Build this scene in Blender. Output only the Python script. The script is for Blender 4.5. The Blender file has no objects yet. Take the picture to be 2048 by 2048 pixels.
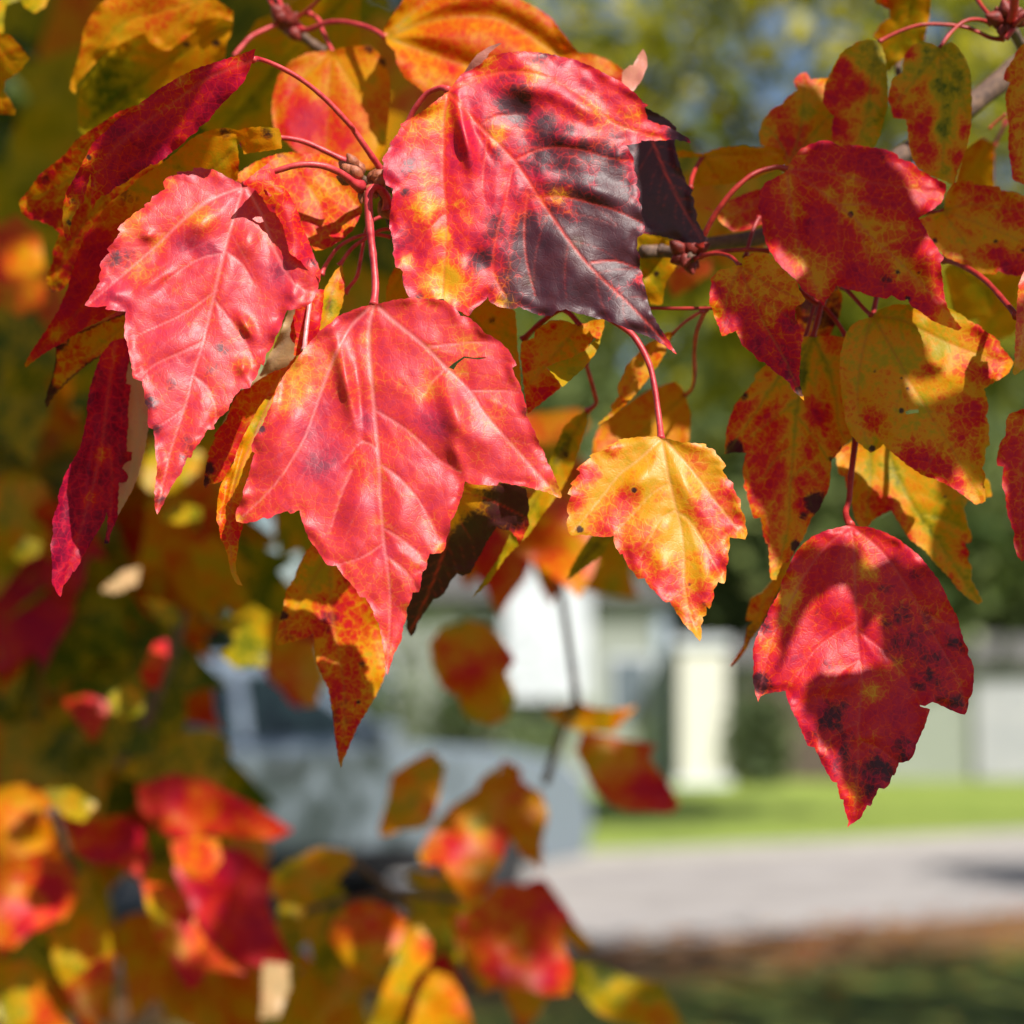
import bpy, bmesh, math, random
import numpy as np
from mathutils import Vector, Matrix
from mathutils.geometry import delaunay_2d_cdt
R = math.radians
sc = bpy.context.scene
col = sc.collection
random.seed(7)
rng = np.random.RandomState(11)

# ------------------------------------------------------------------ camera
EYE = Vector((0, 0, 1.5)); PITCH = R(5.04); F = 2048 * 50 / 24.0
cd = bpy.data.cameras.new('camera'); cam = bpy.data.objects.new('camera', cd); col.objects.link(cam)
cam.location = EYE; cam.rotation_euler = (R(90) + PITCH, 0, 0)
cd.lens = 50; cd.sensor_width = 24; cd.sensor_height = 24; cd.sensor_fit = 'HORIZONTAL'
cd.clip_start = 0.02; cd.clip_end = 600
cd.dof.use_dof = True; cd.dof.focus_distance = 0.452; cd.dof.aperture_fstop = 7.8; cd.dof.aperture_blades = 0
sc.camera = cam
UP = np.array((0, -math.sin(PITCH), math.cos(PITCH))); FW = np.array((0, math.cos(PITCH), math.sin(PITCH)))
RT = np.array((1.0, 0, 0)); E0 = np.array(EYE)
def W(px, py, d):
    px = np.asarray(px, float); py = np.asarray(py, float); d = np.asarray(d, float) + 0 * px
    return E0 + (d * (px - 1024) / F)[..., None] * RT + (d * (1024 - py) / F)[..., None] * UP + d[..., None] * FW

# sun direction (towards the sun)
AZ, EL = R(35), R(47)
SUN = np.array((math.sin(AZ) * math.cos(EL), -math.cos(AZ) * math.cos(EL), math.sin(EL)))

# ------------------------------------------------------------------ helpers
def tag(o, label=None, cat=None, group=None, kind=None):
    if label: o['label'] = label
    if cat: o['category'] = cat
    if group: o['group'] = group
    if kind: o['kind'] = kind
    return o
def empty(name, loc, rz=0):
    o = bpy.data.objects.new(name, None); col.objects.link(o); o.location = Vector(loc); o.rotation_euler = (0, 0, rz)
    o.empty_display_size = .01
    return o
def link(name, me, mat, parent=None):
    o = bpy.data.objects.new(name, me); col.objects.link(o)
    if mat and not me.materials: me.materials.append(mat)
    if parent is not None: o.parent = parent
    return o

# ------------------------------------------------------------------ materials
def newmat(name):
    m = bpy.data.materials.new(name); m.use_nodes = True
    nt = m.node_tree; nt.nodes.clear()
    return m, nt, nt.nodes, nt.links
def N(ns, t, **kw):
    n = ns.new(t)
    for k, v in kw.items(): setattr(n, k, v)
    return n
def mathn(ns, ls, op, a, b=None, c=None, clamp=False):
    n = ns.new('ShaderNodeMath'); n.operation = op; n.use_clamp = clamp
    for i, v in enumerate((a, b, c)):
        if v is None: continue
        if isinstance(v, (int, float)): n.inputs[i].default_value = v
        else: ls.new(v, n.inputs[i])
    return n.outputs[0]
def mixc(ns, ls, fac, a, b, mode='MIX'):
    n = ns.new('ShaderNodeMix'); n.data_type = 'RGBA'; n.blend_type = mode
    for idx, v in ((0, fac), (6, a), (7, b)):
        if isinstance(v, (int, float)): n.inputs[idx].default_value = v
        elif isinstance(v, tuple): n.inputs[idx].default_value = (*v, 1)
        else: ls.new(v, n.inputs[idx])
    return n.outputs[2]
def ramp(ns, ls, fac, stops, interp='LINEAR'):
    n = ns.new('ShaderNodeValToRGB'); n.color_ramp.interpolation = interp
    el = n.color_ramp.elements
    while len(el) < len(stops): el.new(.5)
    for e, (p, c) in zip(el, stops): e.position = p; e.color = (*c, 1)
    ls.new(fac, n.inputs[0]); return n.outputs[0]
def noise(ns, ls, vec, scale, detail=4, rough=.6, dist=0.):
    n = ns.new('ShaderNodeTexNoise'); n.inputs['Scale'].default_value = scale; n.inputs['Detail'].default_value = detail
    n.inputs['Roughness'].default_value = rough; n.inputs['Distortion'].default_value = dist
    if vec is not None: ls.new(vec, n.inputs['Vector'])
    return n

STOPS = [(0.0, (.085, .13, .004)), (.17, (.46, .34, .004)), (.31, (.74, .30, .002)), (.45, (.70, .125, .001)),
         (.60, (.68, .016, .010)), (.78, (.52, .003, .036)), (1.0, (.20, .001, .028))]
def leaf_material(name, amp=.5, veincol=(.75, .16, .13), veinmix=.55, sharp=1.0, trans=.42, rough=.40, spec=.5, crackle=.16, under=0.0, pmin=0.0, dnoise=1.3, bump=.2, vs=5.6, sheen_tint=0.):
    m, nt, ns, ls = newmat(name)
    at = lambda a, t='ShaderNodeAttribute': N(ns, t, attribute_name=a)
    luv = at('luv').outputs['Vector']; pig = at('pig').outputs['Fac']; dk = at('dark').outputs['Fac']; vn = at('vein').outputs['Fac']
    w = noise(ns, ls, luv, 3.0, 3)
    wv = N(ns, 'ShaderNodeVectorMath', operation='SCALE'); ls.new(w.outputs['Color'], wv.inputs[0]); wv.inputs['Scale'].default_value = .22
    wa = N(ns, 'ShaderNodeVectorMath', operation='ADD'); ls.new(luv, wa.inputs[0]); ls.new(wv.outputs[0], wa.inputs[1])
    vo = N(ns, 'ShaderNodeTexVoronoi', feature='DISTANCE_TO_EDGE'); vo.inputs['Scale'].default_value = vs; ls.new(wa.outputs[0], vo.inputs['Vector'])
    vo2 = N(ns, 'ShaderNodeTexVoronoi', feature='DISTANCE_TO_EDGE'); vo2.inputs['Scale'].default_value = vs * 2.4; ls.new(wa.outputs[0], vo2.inputs['Vector'])
    e1 = mathn(ns, ls, 'SUBTRACT', 1.0, mathn(ns, ls, 'MULTIPLY', vo.outputs['Distance'], 9.0, clamp=True))
    e2 = mathn(ns, ls, 'SUBTRACT', 1.0, mathn(ns, ls, 'MULTIPLY', vo2.outputs['Distance'], 7.0, clamp=True))
    n1 = noise(ns, ls, luv, 1.7, 5.5, .68, .4); n2 = noise(ns, ls, luv, 9., 4, .6)
    # blotchy pigment
    a = mathn(ns, ls, 'MULTIPLY', mathn(ns, ls, 'SUBTRACT', n1.outputs['Fac'], .5), amp * 2.0)
    b = mathn(ns, ls, 'MULTIPLY', mathn(ns, ls, 'SUBTRACT', n2.outputs['Fac'], .5), amp * .9)
    # noise acts most where pigment is neither low nor high
    p = mathn(ns, ls, 'ADD', mathn(ns, ls, 'ADD', pig, a), b)
    pc = mathn(ns, ls, 'SUBTRACT', p, mathn(ns, ls, 'MULTIPLY', e1, crackle))
    pc = mathn(ns, ls, 'SUBTRACT', pc, mathn(ns, ls, 'MULTIPLY', e2, crackle * .35))
    p = mathn(ns, ls, 'MAXIMUM', pc, mathn(ns, ls, 'MINIMUM', mathn(ns, ls, 'SUBTRACT', p, crackle * .12), .30))
    p = mathn(ns, ls, 'MAXIMUM', p, pmin)
    c = ramp(ns, ls, p, STOPS)
    n3 = noise(ns, ls, luv, 2.6, 5.5, .70, .3)
    d = mathn(ns, ls, 'ADD', dk, mathn(ns, ls, 'MULTIPLY', mathn(ns, ls, 'SUBTRACT', n3.outputs['Fac'], .5), dnoise))
    d = mathn(ns, ls, 'SUBTRACT', d, mathn(ns, ls, 'MULTIPLY', e1, .12))
    mr = N(ns, 'ShaderNodeMapRange', interpolation_type='SMOOTHSTEP'); mr.inputs[1].default_value = .24; mr.inputs[2].default_value = .66
    ls.new(d, mr.inputs[0])
    dgate = mathn(ns, ls, 'MULTIPLY', dk, 5.0, clamp=True)
    dm = mathn(ns, ls, 'MULTIPLY', mathn(ns, ls, 'MULTIPLY', mr.outputs[0], dgate), .93)
    c = mixc(ns, ls, dm, c, (.024, .009, .017))
    # tiny specks
    sp = noise(ns, ls, luv, 16., 2, .5)
    spm = mathn(ns, ls, 'MULTIPLY', mathn(ns, ls, 'SUBTRACT', sp.outputs['Fac'], .735), 14., clamp=True)
    c = mixc(ns, ls, mathn(ns, ls, 'MULTIPLY', spm, .55), c, (.05, .02, .012))
    vm = mathn(ns, ls, 'MULTIPLY', vn, veinmix, clamp=True)
    c = mixc(ns, ls, vm, c, veincol)
    if under > 0: c = mixc(ns, ls, under, c, (.55, .36, .28))
    cw = mixc(ns, ls, sheen_tint, c, (.74, .34, .42)) if sheen_tint else c  # pale pink of the sunlit sheen mixed into the base colour
    pr = N(ns, 'ShaderNodeBsdfPrincipled'); ls.new(cw, pr.inputs['Base Color'])
    rn = mathn(ns, ls, 'ADD', rough - .06, mathn(ns, ls, 'MULTIPLY', n2.outputs['Fac'], .14)); ls.new(rn, pr.inputs['Roughness'])
    pr.inputs['Specular IOR Level'].default_value = spec
    tc = mixc(ns, ls, 1.0, c, (1.0, .80, .62), 'MULTIPLY')
    tr = N(ns, 'ShaderNodeBsdfTranslucent'); ls.new(tc, tr.inputs['Color'])
    # bump: quilted areoles, fine veins, grain
    h = mathn(ns, ls, 'ADD', mathn(ns, ls, 'MULTIPLY', e1, -.55), mathn(ns, ls, 'MULTIPLY', e2, -.28))
    h = mathn(ns, ls, 'ADD', h, mathn(ns, ls, 'MULTIPLY', n2.outputs['Fac'], .35))
    bp = N(ns, 'ShaderNodeBump'); bp.inputs['Strength'].default_value = bump; bp.inputs['Distance'].default_value = .00018
    ls.new(h, bp.inputs['Height']); ls.new(bp.outputs[0], pr.inputs['Normal']); ls.new(bp.outputs[0], tr.inputs['Normal'])
    mx = N(ns, 'ShaderNodeMixShader'); mx.inputs[0].default_value = trans
    ls.new(pr.outputs[0], mx.inputs[1]); ls.new(tr.outputs[0], mx.inputs[2])
    o = N(ns, 'ShaderNodeOutputMaterial'); ls.new(mx.outputs[0], o.inputs[0])
    return m
LM = {
 'hero': leaf_material('leaf_rose', .28, (.84, .26, .26), .66, crackle=.10, trans=.32, rough=.45, spec=.52, pmin=.3, bump=.17, vs=6.8, sheen_tint=.045),
 'purple': leaf_material('leaf_purple', .34, (.72, .05, .03), .85, crackle=.13, trans=.26, rough=.46, spec=.45, pmin=.27, dnoise=.95, bump=.18, vs=6.5),
 'yellow': leaf_material('leaf_yellow_rose', .36, (.80, .38, .14), .62, crackle=.11, trans=.36, rough=.46, spec=.5, pmin=.25),
 'crimson': leaf_material('leaf_crimson', .32, (.60, .07, .08), .55, crackle=.12, trans=.36, rough=.44, spec=.34, pmin=.3, dnoise=1.5, vs=6.),
 'mid': leaf_material('leaf_blurred', .50, (.35, .10, .01), .4, crackle=.05, trans=.5, spec=.3, rough=.42, vs=4.),
 'red': leaf_material('leaf_red', .34, (.62, .07, .06), .6, crackle=.15, trans=.44, spec=.24, rough=.46),
 'shade': leaf_material('leaf_mottled', .50, (.50, .15, .02), .6, crackle=.16, trans=.46, spec=.22, rough=.48, pmin=.16),
 'olive': leaf_material('leaf_olive', .42, (.24, .20, .01), .65, crackle=.13, trans=.46, spec=.22, rough=.48),
 'back': leaf_material('leaf_orange', .26, (.35, .10, .01), .4, crackle=.10, trans=.55, spec=.18, rough=.5),
 'pale': leaf_material('leaf_underside', .18, (.6, .35, .25), .4, crackle=.06, trans=.4, spec=.2, under=.6),
}
def simple_mat(name, base, rough=.6, spec=.5, nscale=0, c2=None, bump=0., metallic=0., coords='Object', detail=5):
    m, nt, ns, ls = newmat(name)
    pr = N(ns, 'ShaderNodeBsdfPrincipled'); pr.inputs['Roughness'].default_value = rough
    pr.inputs['Specular IOR Level'].default_value = spec; pr.inputs['Metallic'].default_value = metallic
    if nscale:
        tc = N(ns, 'ShaderNodeTexCoord'); n = noise(ns, ls, tc.outputs[coords], nscale, detail, .65)
        c = ramp(ns, ls, n.outputs['Fac'], [(.32, base), (.68, c2 or base)]); ls.new(c, pr.inputs['Base Color'])
        if bump:
            b = N(ns, 'ShaderNodeBump'); b.inputs['Strength'].default_value = .7; b.inputs['Distance'].default_value = bump
            ls.new(n.outputs['Fac'], b.inputs['Height']); ls.new(b.outputs[0], pr.inputs['Normal'])
    else: pr.inputs['Base Color'].default_value = (*base, 1)
    o = N(ns, 'ShaderNodeOutputMaterial'); ls.new(pr.outputs[0], o.inputs[0])
    return m
M_STALK = simple_mat('stalk_red', (.62, .06, .06), .45, .45, 320, (.30, .006, .02), .0002)
M_STALKP = simple_mat('stalk_pink', (.62, .30, .30), .4, .5, 700, (.5, .12, .12), .00008)
M_STALKD = simple_mat('stalk_dark_red', (.44, .03, .02), .48, .4, 320, (.20, .008, .01), .0002)
M_BARK = simple_mat('twig_bark', (.20, .12, .08), .8, .3, 600, (.07, .045, .04), .0004)
M_BUD = simple_mat('bud_scale', (.42, .13, .05), .55, .4, 900, (.20, .05, .03), .0003)
M_BUDR = simple_mat('bud_scale_red', (.26, .025, .015), .55, .4, 900, (.10, .012, .01), .0003)

# ------------------------------------------------------------------ leaf builder
CROP = {'A': (0, 0, 2.76), 'B': (650, 0, 2.76), 'C': (1348, 0, 2.76), 'D': (0, 600, 2.76), 'E': (450, 600, 2.76), 'F': (1050, 600, 2.76),
        'G': (1348, 600, 2.76), 'H': (1448, 1000, 2.76), 'I': (0, 1200, 2.2786), 'J': (600, 1200, 2.2783), 'K': (1148, 1148, 2.1467), 'Z': (0, 0, 1.0)}
def P(crop, s):
    """'x,y x,y ...' in crop pixels -> photo pixels"""
    if isinstance(s, str): a = np.array([[float(v) for v in t.split(',')[:2]] for t in s.split()])
    else: a = np.array(s, float)
    ox, oy, k = CROP[crop]
    return a / k + (ox, oy)
_G = rng.rand(64, 64)
def vnoise(x, y):
    xi = np.floor(x).astype(int); yi = np.floor(y).astype(int); fx = x - xi; fy = y - yi
    fx = fx * fx * (3 - 2 * fx); fy = fy * fy * (3 - 2 * fy)
    g = lambda i, j: _G[i % 64, j % 64]
    return (g(xi, yi) * (1 - fx) + g(xi + 1, yi) * fx) * (1 - fy) + (g(xi, yi + 1) * (1 - fx) + g(xi + 1, yi + 1) * fx) * fy - .5
def inside(px, py, poly):
    r = np.zeros(px.shape, bool); n = len(poly)
    for i in range(n):
        x1, y1 = poly[i]; x2, y2 = poly[(i + 1) % n]
        if y1 == y2: continue
        c = ((y1 > py) != (y2 > py)) & (px < (x2 - x1) * (py - y1) / (y2 - y1) + x1)
        r ^= c
    return r
def segdist(px, py, a, b):
    dx, dy = b[0] - a[0], b[1] - a[1]; L = dx * dx + dy * dy + 1e-9
    t = np.clip(((px - a[0]) * dx + (py - a[1]) * dy) / L, 0, 1)
    return np.hypot(px - a[0] - t * dx, py - a[1] - t * dy), t
def smooth_path(p, step=12.):
    p = np.asarray(p, float)
    if len(p) < 3:
        n = max(2, int(np.linalg.norm(p[-1] - p[0]) / step)); return np.array([p[0] + (p[-1] - p[0]) * t for t in np.linspace(0, 1, n + 1)])
    out = []
    for i in range(len(p) - 1):
        p0 = p[max(i - 1, 0)]; p1 = p[i]; p2 = p[i + 1]; p3 = p[min(i + 2, len(p) - 1)]
        n = max(2, int(np.linalg.norm((p2 - p1)[:2]) / step))
        for t in np.linspace(0, 1, n, endpoint=False):
            out.append(.5 * ((2 * p1) + (-p0 + p2) * t + (2 * p0 - 5 * p1 + 4 * p2 - p3) * t * t + (-p0 + 3 * p1 - 3 * p2 + p3) * t ** 3))
    out.append(p[-1]); return np.array(out)
def serrate(poly, amp, period, rs):
    """small forward pointing teeth between the traced points"""
    c = poly.mean(0); out = []
    area = 0.5 * np.sum(poly[:, 0] * np.roll(poly[:, 1], -1) - np.roll(poly[:, 0], -1) * poly[:, 1])
    sg = 1 if area > 0 else -1
    for i in range(len(poly)):
        a = poly[i]; b = poly[(i + 1) % len(poly)]; d = b - a; L = np.hypot(*d)
        out.append(a)
        if L < 5: continue
        n = max(1, int(L / (period * .5))); nr = np.array((d[1], -d[0])) / L * sg
        for k in range(1, n):
            t = (k + rs.uniform(-.25, .25)) / n
            off = (amp if k % 2 else -amp * .3) * rs.uniform(.4, 1.1)
            out.append(a + d * t + nr * off)
    return np.array(out)
def auto_side_veins(veins, poly, rs):
    out = []
    for v in veins:
        L = np.r_[0, np.cumsum(np.hypot(*np.diff(v, axis=0).T))]; tot = L[-1]
        if tot < 60: continue
        s = tot * .14; side = 1
        while s < tot * .93:
            x = np.interp(s, L, v[:, 0]); y = np.interp(s, L, v[:, 1])
            x2 = np.interp(s + 6, L, v[:, 0]); y2 = np.interp(s + 6, L, v[:, 1]); a = math.atan2(y2 - y, x2 - x)
            for sd in (side, -side):
                ang = a + sd * R(rs.uniform(42, 58)); q = [(x, y)]; ln = (tot - s) * rs.uniform(.28, .42) + 12
                cx, cy = x, y; n = 5
                for k in range(n):
                    cx += math.cos(ang) * ln / n; cy += math.sin(ang) * ln / n; ang -= sd * R(6) + rs.uniform(-.08, .08); q.append((cx, cy))
                out.append(np.array(q)); x += 0; 
            s += max(26, tot * rs.uniform(.09, .13)); side = -side
    return out
def leaf_mesh(name, crop, d0, outline, veins=(), sec=(), pig=.6, blobs='', dark='', gx=0., gy=-.03, mat='red', space=5.,
              und=.0018, bul=.0005, teeth=1.5, vy=.12, vyw=12., bumps='', offset=None, cup=0., seed=0, holes=(), wv=1.0, auto=True, edge=0.):
    rs = np.random.RandomState(seed + 5)
    k = CROP[crop][2]
    po = P(crop, outline)
    V = [smooth_path(P(crop, v)) for v in veins]; S = [smooth_path(P(crop, v)) for v in sec]
    if teeth: po = serrate(po, teeth, 13., rs)
    SV = auto_side_veins(V, po, rs) if auto and V else []
    x0, y0 = po.min(0); x1, y1 = po.max(0)
    gxs, gys = np.meshgrid(np.arange(x0, x1, space), np.arange(y0, y1, space * .866))
    gxs = gxs + (np.arange(gxs.shape[0]) % 2)[:, None] * space * .5
    gxs = gxs.ravel() + rs.uniform(-.08, .08, gxs.size) * space; gys = gys.ravel() + rs.uniform(-.08, .08, gys.size) * space
    m = inside(gxs, gys, po); gxs, gys = gxs[m], gys[m]
    ok = np.ones(gxs.shape, bool); ed = np.full(gxs.shape, 1e9)
    for i in range(len(po)):
        dd, _ = segdist(gxs, gys, po[i], po[(i + 1) % len(po)]); ed = np.minimum(ed, dd)
    ok = ed > space * .45
    hp = []
    for h in holes:
        hq = P(crop, h); ok &= ~inside(gxs, gys, hq); hp.append(hq)
    gxs, gys = gxs[ok], gys[ok]
    pts = [Vector(p) for p in po]; n0 = len(pts); edges = [(i, (i + 1) % n0) for i in range(n0)]
    for hq in hp:
        b = len(pts); pts += [Vector(p) for p in hq]; edges += [(b + i, b + (i + 1) % len(hq)) for i in range(len(hq))]
    pts += [Vector(p) for p in zip(gxs, gys)]
    vs, es, fs, *_ = delaunay_2d_cdt(pts, edges, [list(range(n0))], 1, 1e-4)
    xy = np.array([(v.x, v.y) for v in vs]); x, y = xy[:, 0], xy[:, 1]
    faces = [tuple(f) for f in fs]
    if hp:
        cen = np.array([xy[list(f)].mean(0) for f in faces]); bad = np.zeros(len(faces), bool)
        for hq in hp: bad |= inside(cen[:, 0], cen[:, 1], hq)
        faces = [f for f, b in zip(faces, bad) if not b]
    # keep only faces inside the outline
    cen = np.array([xy[list(f)].mean(0) for f in faces]); good = inside(cen[:, 0], cen[:, 1], po)
    faces = [f for f, g in zip(faces, good) if g]
    cx, cy = po.mean(0)
    # vein fields
    vein = np.zeros(len(x)); dv = np.full(len(x), 1e9); dv3 = np.full(len(x), 1e9)
    for group, w0, w1, wt in ((V, 3.6 * wv, 1.5, 1.), (S, 2.2 * wv, 1.2, .8), (SV, 1.3, 1.0, .26)):
        for v in group:
            n = len(v) - 1
            for i in range(n):
                dd, t = segdist(x, y, v[i], v[i + 1]); w = w0 + (w1 - w0) * (i + t) / n
                w = w * .9
                vein = np.maximum(vein, wt * (1 - .35 * (i + t) / n) * np.exp(-(dd / (w * .8 + space * .1)) ** 2))
                if wt < .4: dv3 = np.minimum(dv3, dd)
                if wt > .6: dv = np.minimum(dv, dd + (0 if wt == 1 else 5))
    edg = np.full(len(x), 1e9)
    for i in range(len(po)):
        dd, _ = segdist(x, y, po[i], po[(i + 1) % len(po)]); edg = np.minimum(edg, dd)
    pg = np.full(len(x), pig); dkk = np.zeros(len(x))
    for t in blobs.split():
        bx, by, r, v = [float(q) for q in t.split(',')]; q = P(crop, [(bx, by)])[0]; r /= k * .88
        w = np.exp(-(((x - q[0]) ** 2 + (y - q[1]) ** 2) / (r * r)) ** 1.15) ; pg = pg + (v - pg) * w * .95
    for t in dark.split():
        bx, by, r, v = [float(q) for q in t.split(',')]; q = P(crop, [(bx, by)])[0]; r /= k
        r *= 1.3; w = np.exp(-(((x - q[0]) ** 2 + (y - q[1]) ** 2) / (r * r)) ** 1.1); dkk = np.maximum(dkk, v * w)
    if edge: dkk = np.maximum(dkk, edge * np.exp(-(edg / 5.) ** 2))
    if V: pg = pg - vy * np.maximum(np.exp(-(dv / vyw) ** 2), .6 * np.exp(-(dv3 / 7.) ** 2))
    if mat in ('olive', 'shade'): pg = pg + .045
    # relief
    o1, o2 = rs.uniform(0, 50, 2)
    d = d0 + gx * (x - cx) / 1000 + gy * (y - cy) / 1000
    d = d + und * (vnoise(x / 95 + o1, y / 95 + o2) + .22 * vnoise(x / 42 + o2, y / 42 + o1))
    d = d + .00018 * vnoise(x / 17 + o2, y / 17 + o1) * min(1, und / .002)
    if V: d = d - bul * (1 - np.exp(-(dv / 24.) ** 2)) + .00022 * np.minimum(vein, 1)
    d = d + cup * (((x - cx) ** 2 + (y - cy) ** 2) / 200. ** 2)
    d = d + .0022 * vnoise(x / 30 + o1 + 9, y / 30 + 3) * np.exp(-(edg / 14.) ** 2) * (1 if und > .001 else 0)
    for t in bumps.split():
        bx, by, rx, ry, ang, hh = [float(q) for q in t.split(',')]; q = P(crop, [(bx, by)])[0]; rx /= k; ry /= k
        ca, sa = math.cos(R(ang)), math.sin(R(ang)); u = (x - q[0]) * ca + (y - q[1]) * sa; w = -(x - q[0]) * sa + (y - q[1]) * ca
        hh = hh * (.78 if hh > 0 else .3)
        d = d - hh * .001 * np.exp(-((u / rx) ** 2 + (w / ry) ** 2))
    co = W(x, y, d)
    if offset is not None: co = co + offset
    me = bpy.data.meshes.new(name); me.from_pydata([tuple(c) for c in co], [], faces); me.update()
    for nm, ar in (('pig', pg), ('dark', dkk), ('vein', vein)):
        at = me.attributes.new(nm, 'FLOAT', 'POINT'); at.data.foreach_set('value', ar.astype(np.float32))
    at = me.attributes.new('luv', 'FLOAT_VECTOR', 'POINT')
    at.data.foreach_set('vector', np.stack([x / 100 + seed * 3.7, y / 100 + seed * 1.3, 0 * x + seed * 2.1], 1).astype(np.float32).ravel())
    # faces should look at the camera
    me.polygons.foreach_set('use_smooth', [True] * len(me.polygons))
    c0 = np.array(me.polygons[len(me.polygons) // 2].normal)
    if np.dot(c0, FW) > 0: me.flip_normals()
    me.materials.append(LM[mat])
    return me, (lambda bx, by: float(d[np.argmin((x - bx) ** 2 + (y - by) ** 2)]))
def tube_mesh(name, pts, rad, sides=8, step=None):
    """pts Nx3 world, rad list"""
    p = np.asarray(pts, float); r = np.asarray(rad, float)
    T = np.gradient(p, axis=0); T /= np.linalg.norm(T, axis=1)[:, None] + 1e-12
    up = np.array((0, 1., 0.)); vs = []; fs = []
    for i in range(len(p)):
        a = np.cross(T[i], up); a /= np.linalg.norm(a) + 1e-12; b = np.cross(T[i], a)
        for s in range(sides):
            th = 2 * math.pi * s / sides; vs.append(p[i] + (a * math.cos(th) + b * math.sin(th)) * r[i])
    for i in range(len(p) - 1):
        for s in range(sides):
            s2 = (s + 1) % sides; fs.append((i * sides + s, i * sides + s2, (i + 1) * sides + s2, (i + 1) * sides + s))
    fs.append(tuple(range(sides))[::-1]); fs.append(tuple((len(p) - 1) * sides + s for s in range(sides)))
    me = bpy.data.meshes.new(name); me.from_pydata([tuple(v) for v in vs], [], fs); me.update()
    me.polygons.foreach_set('use_smooth', [True] * len(me.polygons)); return me
def stem(name, crop, pts, d0, d1, r0, r1, mat, parent=None, flare=True, bow=0., knobs=0.):
    """pts 'x,y x,y' in crop px; radii in mm"""
    q = P(crop, pts); n = len(q); dd = np.linspace(d0, d1, n)[:, None]
    q = smooth_path(np.hstack([q, dd]), 5.); t = np.linspace(0, 1, len(q))
    d = q[:, 2] - bow * np.sin(math.pi * t)
    w = W(q[:, 0], q[:, 1], d); r = (r0 + (r1 - r0) * t) * .001
    if flare: r = r * (1 + .55 * np.exp(-(t / .045) ** 2) + .7 * np.exp(-((1 - t) / .05) ** 2))
    r = r * (1 + .16 * vnoise(t * 14 + len(q), t * 3) + .1 * vnoise(t * 45 + 5, t * 3))
    if knobs: r = r * (1 + knobs * np.maximum(0, vnoise(t * 22, t * 9 + 3)))
    me = tube_mesh(name, w, r, 10); o = link(name, me, mat)
    if parent is not None:
        o.parent = parent; o.matrix_parent_inverse = parent.matrix_world.inverted() if False else Matrix.Translation(-parent.location)
    return o
LEAVES = []
def leaf(crop, d0, label, outline, stalk=None, smat=None, sr=(.55, .6), sd=None, group='maple leaves in focus', curl=None, bow=0., base=None, nomesh=False, **kw):
    kw.setdefault('seed', len(LEAVES) + 1)
    me, dep = leaf_mesh('leaf_blade', crop, d0, outline, **kw)
    LEAVES.append(label)
    if not stalk and curl is None:
        o = link('maple_leaf', me, None); tag(o, label, 'leaf', group)
        c = Vector(np.mean([v.co for v in me.vertices][:60], axis=0)); me.transform(Matrix.Translation(-c)); o.location = c
        return o
    b = P(crop, stalk)[0] if stalk else P(crop, outline)[0]; db = dep(*b)
    root = empty('maple_leaf', W(b[0], b[1], db)); tag(root, label, 'leaf', group)
    if kw.get('offset') is not None: root.location = root.location + Vector(kw['offset'])
    me.transform(Matrix.Translation(-root.location)); link('leaf_blade', me, None, root)
    if curl:
        k2 = dict(kw); k2.update(curl); oc = k2.pop('outline'); dc = k2.pop('d')
        m2, _ = leaf_mesh('curled_lobe', crop, dc, oc, **k2); m2.transform(Matrix.Translation(-root.location)); link('curled_lobe', m2, None, root)
    if stalk:
        o = stem('leaf_stalk', crop, stalk, db + .0006, sd if sd else db + .008, sr[0], sr[1], smat or M_STALK, None, True, bow)
        if kw.get('offset') is not None: o.data.transform(Matrix.Translation(Vector(kw['offset'])))
        o.data.transform(Matrix.Translation(-root.location)); o.parent = root
    return root
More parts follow.
